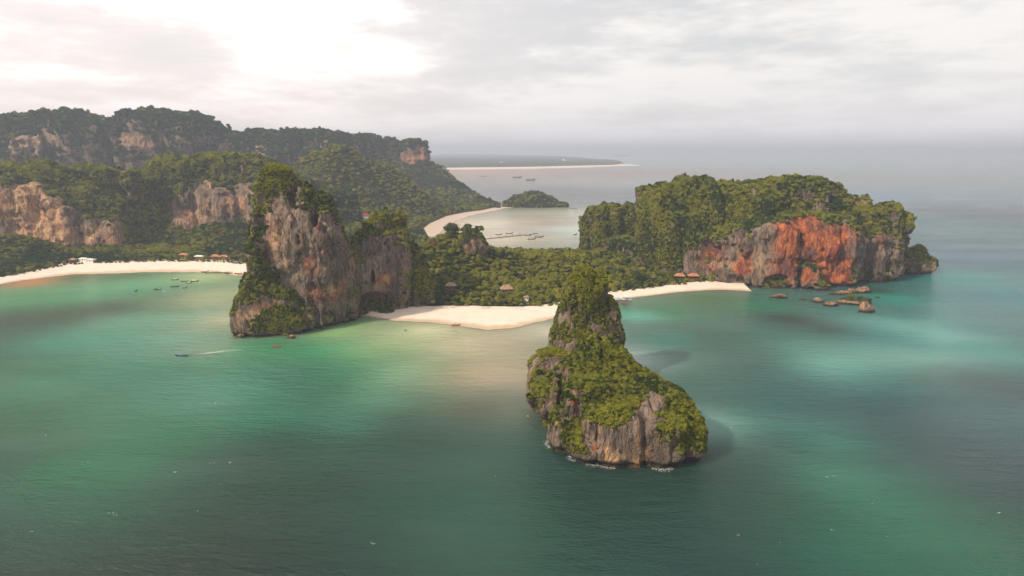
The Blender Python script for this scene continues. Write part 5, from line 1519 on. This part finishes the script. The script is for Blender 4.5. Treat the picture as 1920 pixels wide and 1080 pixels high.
far_land('far_peninsula', [(700, 318), (820, 315.5), (900, 314.5), (980, 313.5), (1050, 312), (1110, 310.5), (1150, 309.5), (1166, 307.5)], [(700, 288), (820, 288.5), (900, 290), (980, 292), (1050, 295), (1110, 299), (1150, 302), (1169, 305.5)], 26, 3.0)
beach('far_sandbar', [(815, 315.4), (900, 314.8), (1000, 312.8), (1100, 310.6), (1165, 308.5), (1190, 309)], [(818, 318.5), (900, 318), (1000, 317), (1100, 314.5), (1165, 311.5), (1205, 311)], M_SAND, zt=1.6, n=90, m=8, wob=14.0)
far_land('far_coast', [(660, 287.5), (800, 287), (950, 286.6), (1040, 287.0), (1090, 287.2)], [(660, 283.6), (800, 283.6), (950, 283.6), (1040, 283.8), (1090, 284.4)], 70, 8.0, rag=1.2)
far_land('far_islet', [(1150, 292.6), (1165, 292.9), (1182, 292.6)], [(1150, 291.8), (1165, 291.4), (1184, 291.9)], 22, 11.0, n=60, m=20)
far_land('horizon_hills', [(990, 286.9), (1100, 287.2), (1300, 287.6), (1500, 287.8), (1700, 288.6), (1850, 290.0), (2050, 293)], [(990, 284.2), (1100, 284.2), (1300, 284.2), (1500, 284.2), (1700, 284.4), (1850, 285.0), (2050, 286.0)], 230, 15.0, n=300, m=50, rag=1.3)

# white town blocks on the far coast
TOWN = [(846, 287.0, 60, 40), (858, 286.6, 90, 50), (866, 287.4, 60, 30), (893, 286.6, 70, 80), (899, 286.9, 50, 90), (905, 287.6, 60, 45), (918, 288.0, 90, 30), (812, 291.0, 70, 22), (938, 288.6, 60, 28), (1057, 303.5, 28, 14), (940, 309.5, 30, 12), (985, 288.6, 80, 24), (830, 289.0, 50, 26)]
for i_, (px, py, w, h) in enumerate(TOWN):
    g = G(px, py, 0)
    e = empty('town_block', (g[0], g[1], 0), random.uniform(-0.3, 0.3))
    tag(e, 'tiny white block of the hazy town on the far coast', 'building', 'white town blocks on the far coast')
    mk('wall', *box(-w / 2, w / 2, -w / 3, w / 3, -2, h + 18), M_WHITE, e)
    mk('roof', *box(-w / 2 - 1, w / 2 + 1, -w / 3 - 1, w / 3 + 1, h + 18.01, h + 20), M_PLASTER, e)

# ------------------------------------------------------------------ foam, whitecaps and the wake
M_FOAM = simple_mat('sea_foam', (0.80, 0.82, 0.80), 0.8, 0.05, 1.0)


def foam(name, pts, sizes, label, ax=(1.0, 0.45), rot=0.0):
    V, F = [], []
    for (x, y), s in zip(pts, sizes):
        o = len(V); n = 7
        a0 = random.uniform(0, 6.28)
        for j in range(n):
            a = a0 + 2 * math.pi * j / n; r = s * random.uniform(0.35, 1.15)
            dx, dy = math.cos(a) * r * ax[0], math.sin(a) * r * ax[1]
            V.append((x + dx * math.cos(rot) - dy * math.sin(rot), y + dx * math.sin(rot) + dy * math.cos(rot), 0.03))
        F.append(list(range(o, o + n)))
    me = bpy.data.meshes.new(name); me.from_pydata(V, [], F)
    return tag(link(name, me, M_FOAM), label, None, None, 'stuff')


def shore_foam(rock, thr, off, label, name, smax=1.0, ymax=None):
    rk = ROCKS[rock]; V = rk['V']; N = rk['NV'] if 'NV' in rk else vnormals(V, rk['Q'])
    m = np.nonzero((np.abs(V[:, 2]) < 0.7) & (True if ymax is None else V[:, 1] < ymax))[0]
    pts, sz = [], []
    for i in m:
        x, y = V[i, 0], V[i, 1]
        q_ = float(fbm(np.array([x / 9]), np.array([y / 9]), np.array([2.0]), 2)[0])
        if q_ < thr: continue
        nx, ny = rk['N'][i, 0], rk['N'][i, 1]
        L = math.hypot(nx, ny) + 1e-6
        for _ in range(2):
            t = abs(random.gauss(0, off)) + 0.2
            pts.append((x + nx / L * t + random.uniform(-.7, .7), y + ny / L * t + random.uniform(-.4, .4))); sz.append(random.uniform(0.15, 0.5) * smax * math.exp(-t / 3))
    if pts:
        foam(name, pts, sz, label)


shore_foam('rock_islet', 0.22, 1.3, 'white foam where swell breaks on the foot of the nearest islet', 'foam', 1.1, 345)
shore_foam('sea_cliff', 0.30, 1.2, 'thin foam along the foot of the pointed limestone tower', 'foam', 0.9, 575)
shore_foam('red_headland', 0.22, 2.0, 'thin foam along the foot of the red headland', 'foam', 1.2)
wk, ws = [], []
wa, wb_ = G(352, 667, 0), G(452, 656.5, 0)
for i in range(900):
    t = random.random() ** 1.5
    p = wa * (1 - t) + wb_ * t
    p = p + np.array([0, 2.5 * math.sin(t * 2.2), 0])
    sp = 0.3 + 1.9 * t
    wk.append((p[0] + random.gauss(0, 0.5), p[1] + random.gauss(0, sp))); ws.append(random.uniform(0.25, 0.75) * (1 - 0.75 * t))
foam('wake', wk, ws, 'white wake trailing to the right behind the moving longtail boat', (1.5, 0.4), 0.08)
for (x_, y_) in ((-1, 1), (-1, -1)):
    bx_, by_ = G(340, 668, 0)[:2]
    foam('bow_wave', [(bx_ - 3 + t * 5 + random.gauss(0, .2), by_ + y_ * (0.9 + t * 1.1)) for t in np.linspace(0, 1, 24)], [random.uniform(.12, .34) for _ in range(24)], 'small white bow wave beside the moving longtail boat')
wc, wcs = [], []
for (px, py) in [(85, 817), (213, 961), (211, 965), (58, 998), (432, 868), (399, 868), (330, 885), (1393, 588), (1396, 590), (1420, 652), (1565, 892), (1550, 894), (1370, 803), (1386, 1003), (1561, 993), (1612, 620), (1872, 962), (1791, 788), (700, 1020), (1640, 557), (1634, 570), (1660, 575), (403, 756), (414, 756), (1010, 610), (1275, 575), (1286, 577), (1240, 573), (1400, 570), (1388, 566)]:
    g = G(px, py, 0)
    for _ in range(5):
        wc.append((g[0] + random.gauss(0, 0.7), g[1] + random.gauss(0, 0.5))); wcs.append(random.uniform(0.08, 0.24) * (1 + g[1] / 900))
for _ in range(40):
    px, py = random.uniform(0, 1920), random.uniform(600, 1075)
    g = G(px, py, 0)
    if ROCK_TREE.ray_cast(Vector((g[0], g[1], 300)), Vector((0, 0, -1)))[0] is None and polydist(np.array([g[0]]), np.array([g[1]]), COAST)[0] < -25:
        wc.append((g[0], g[1])); wcs.append(random.uniform(0.08, 0.26))
foam('whitecaps', wc, wcs, 'scattered tiny whitecaps on the open green water', (1.3, 0.4))

# ------------------------------------------------------------------ haze
hz_m, k = new_mat('haze')
pv = k.n('ShaderNodeVolumePrincipled')
pv.inputs['Color'].default_value = (0.70, 0.77, 0.92, 1)
pv.inputs['Density'].default_value = 0.000115
pv.inputs['Anisotropy'].default_value = 0.1
k.link(pv.outputs[0], k.n('ShaderNodeOutputMaterial').inputs[1])
hv, hf = box(-40000, 40000, -2800, 44000, -8, 330)
hb = mk('haze', hv, hf, hz_m, None)
tag(hb, None, None, None, 'stuff')
print('objects', len(bpy.data.objects), 'trees', N_TREES)
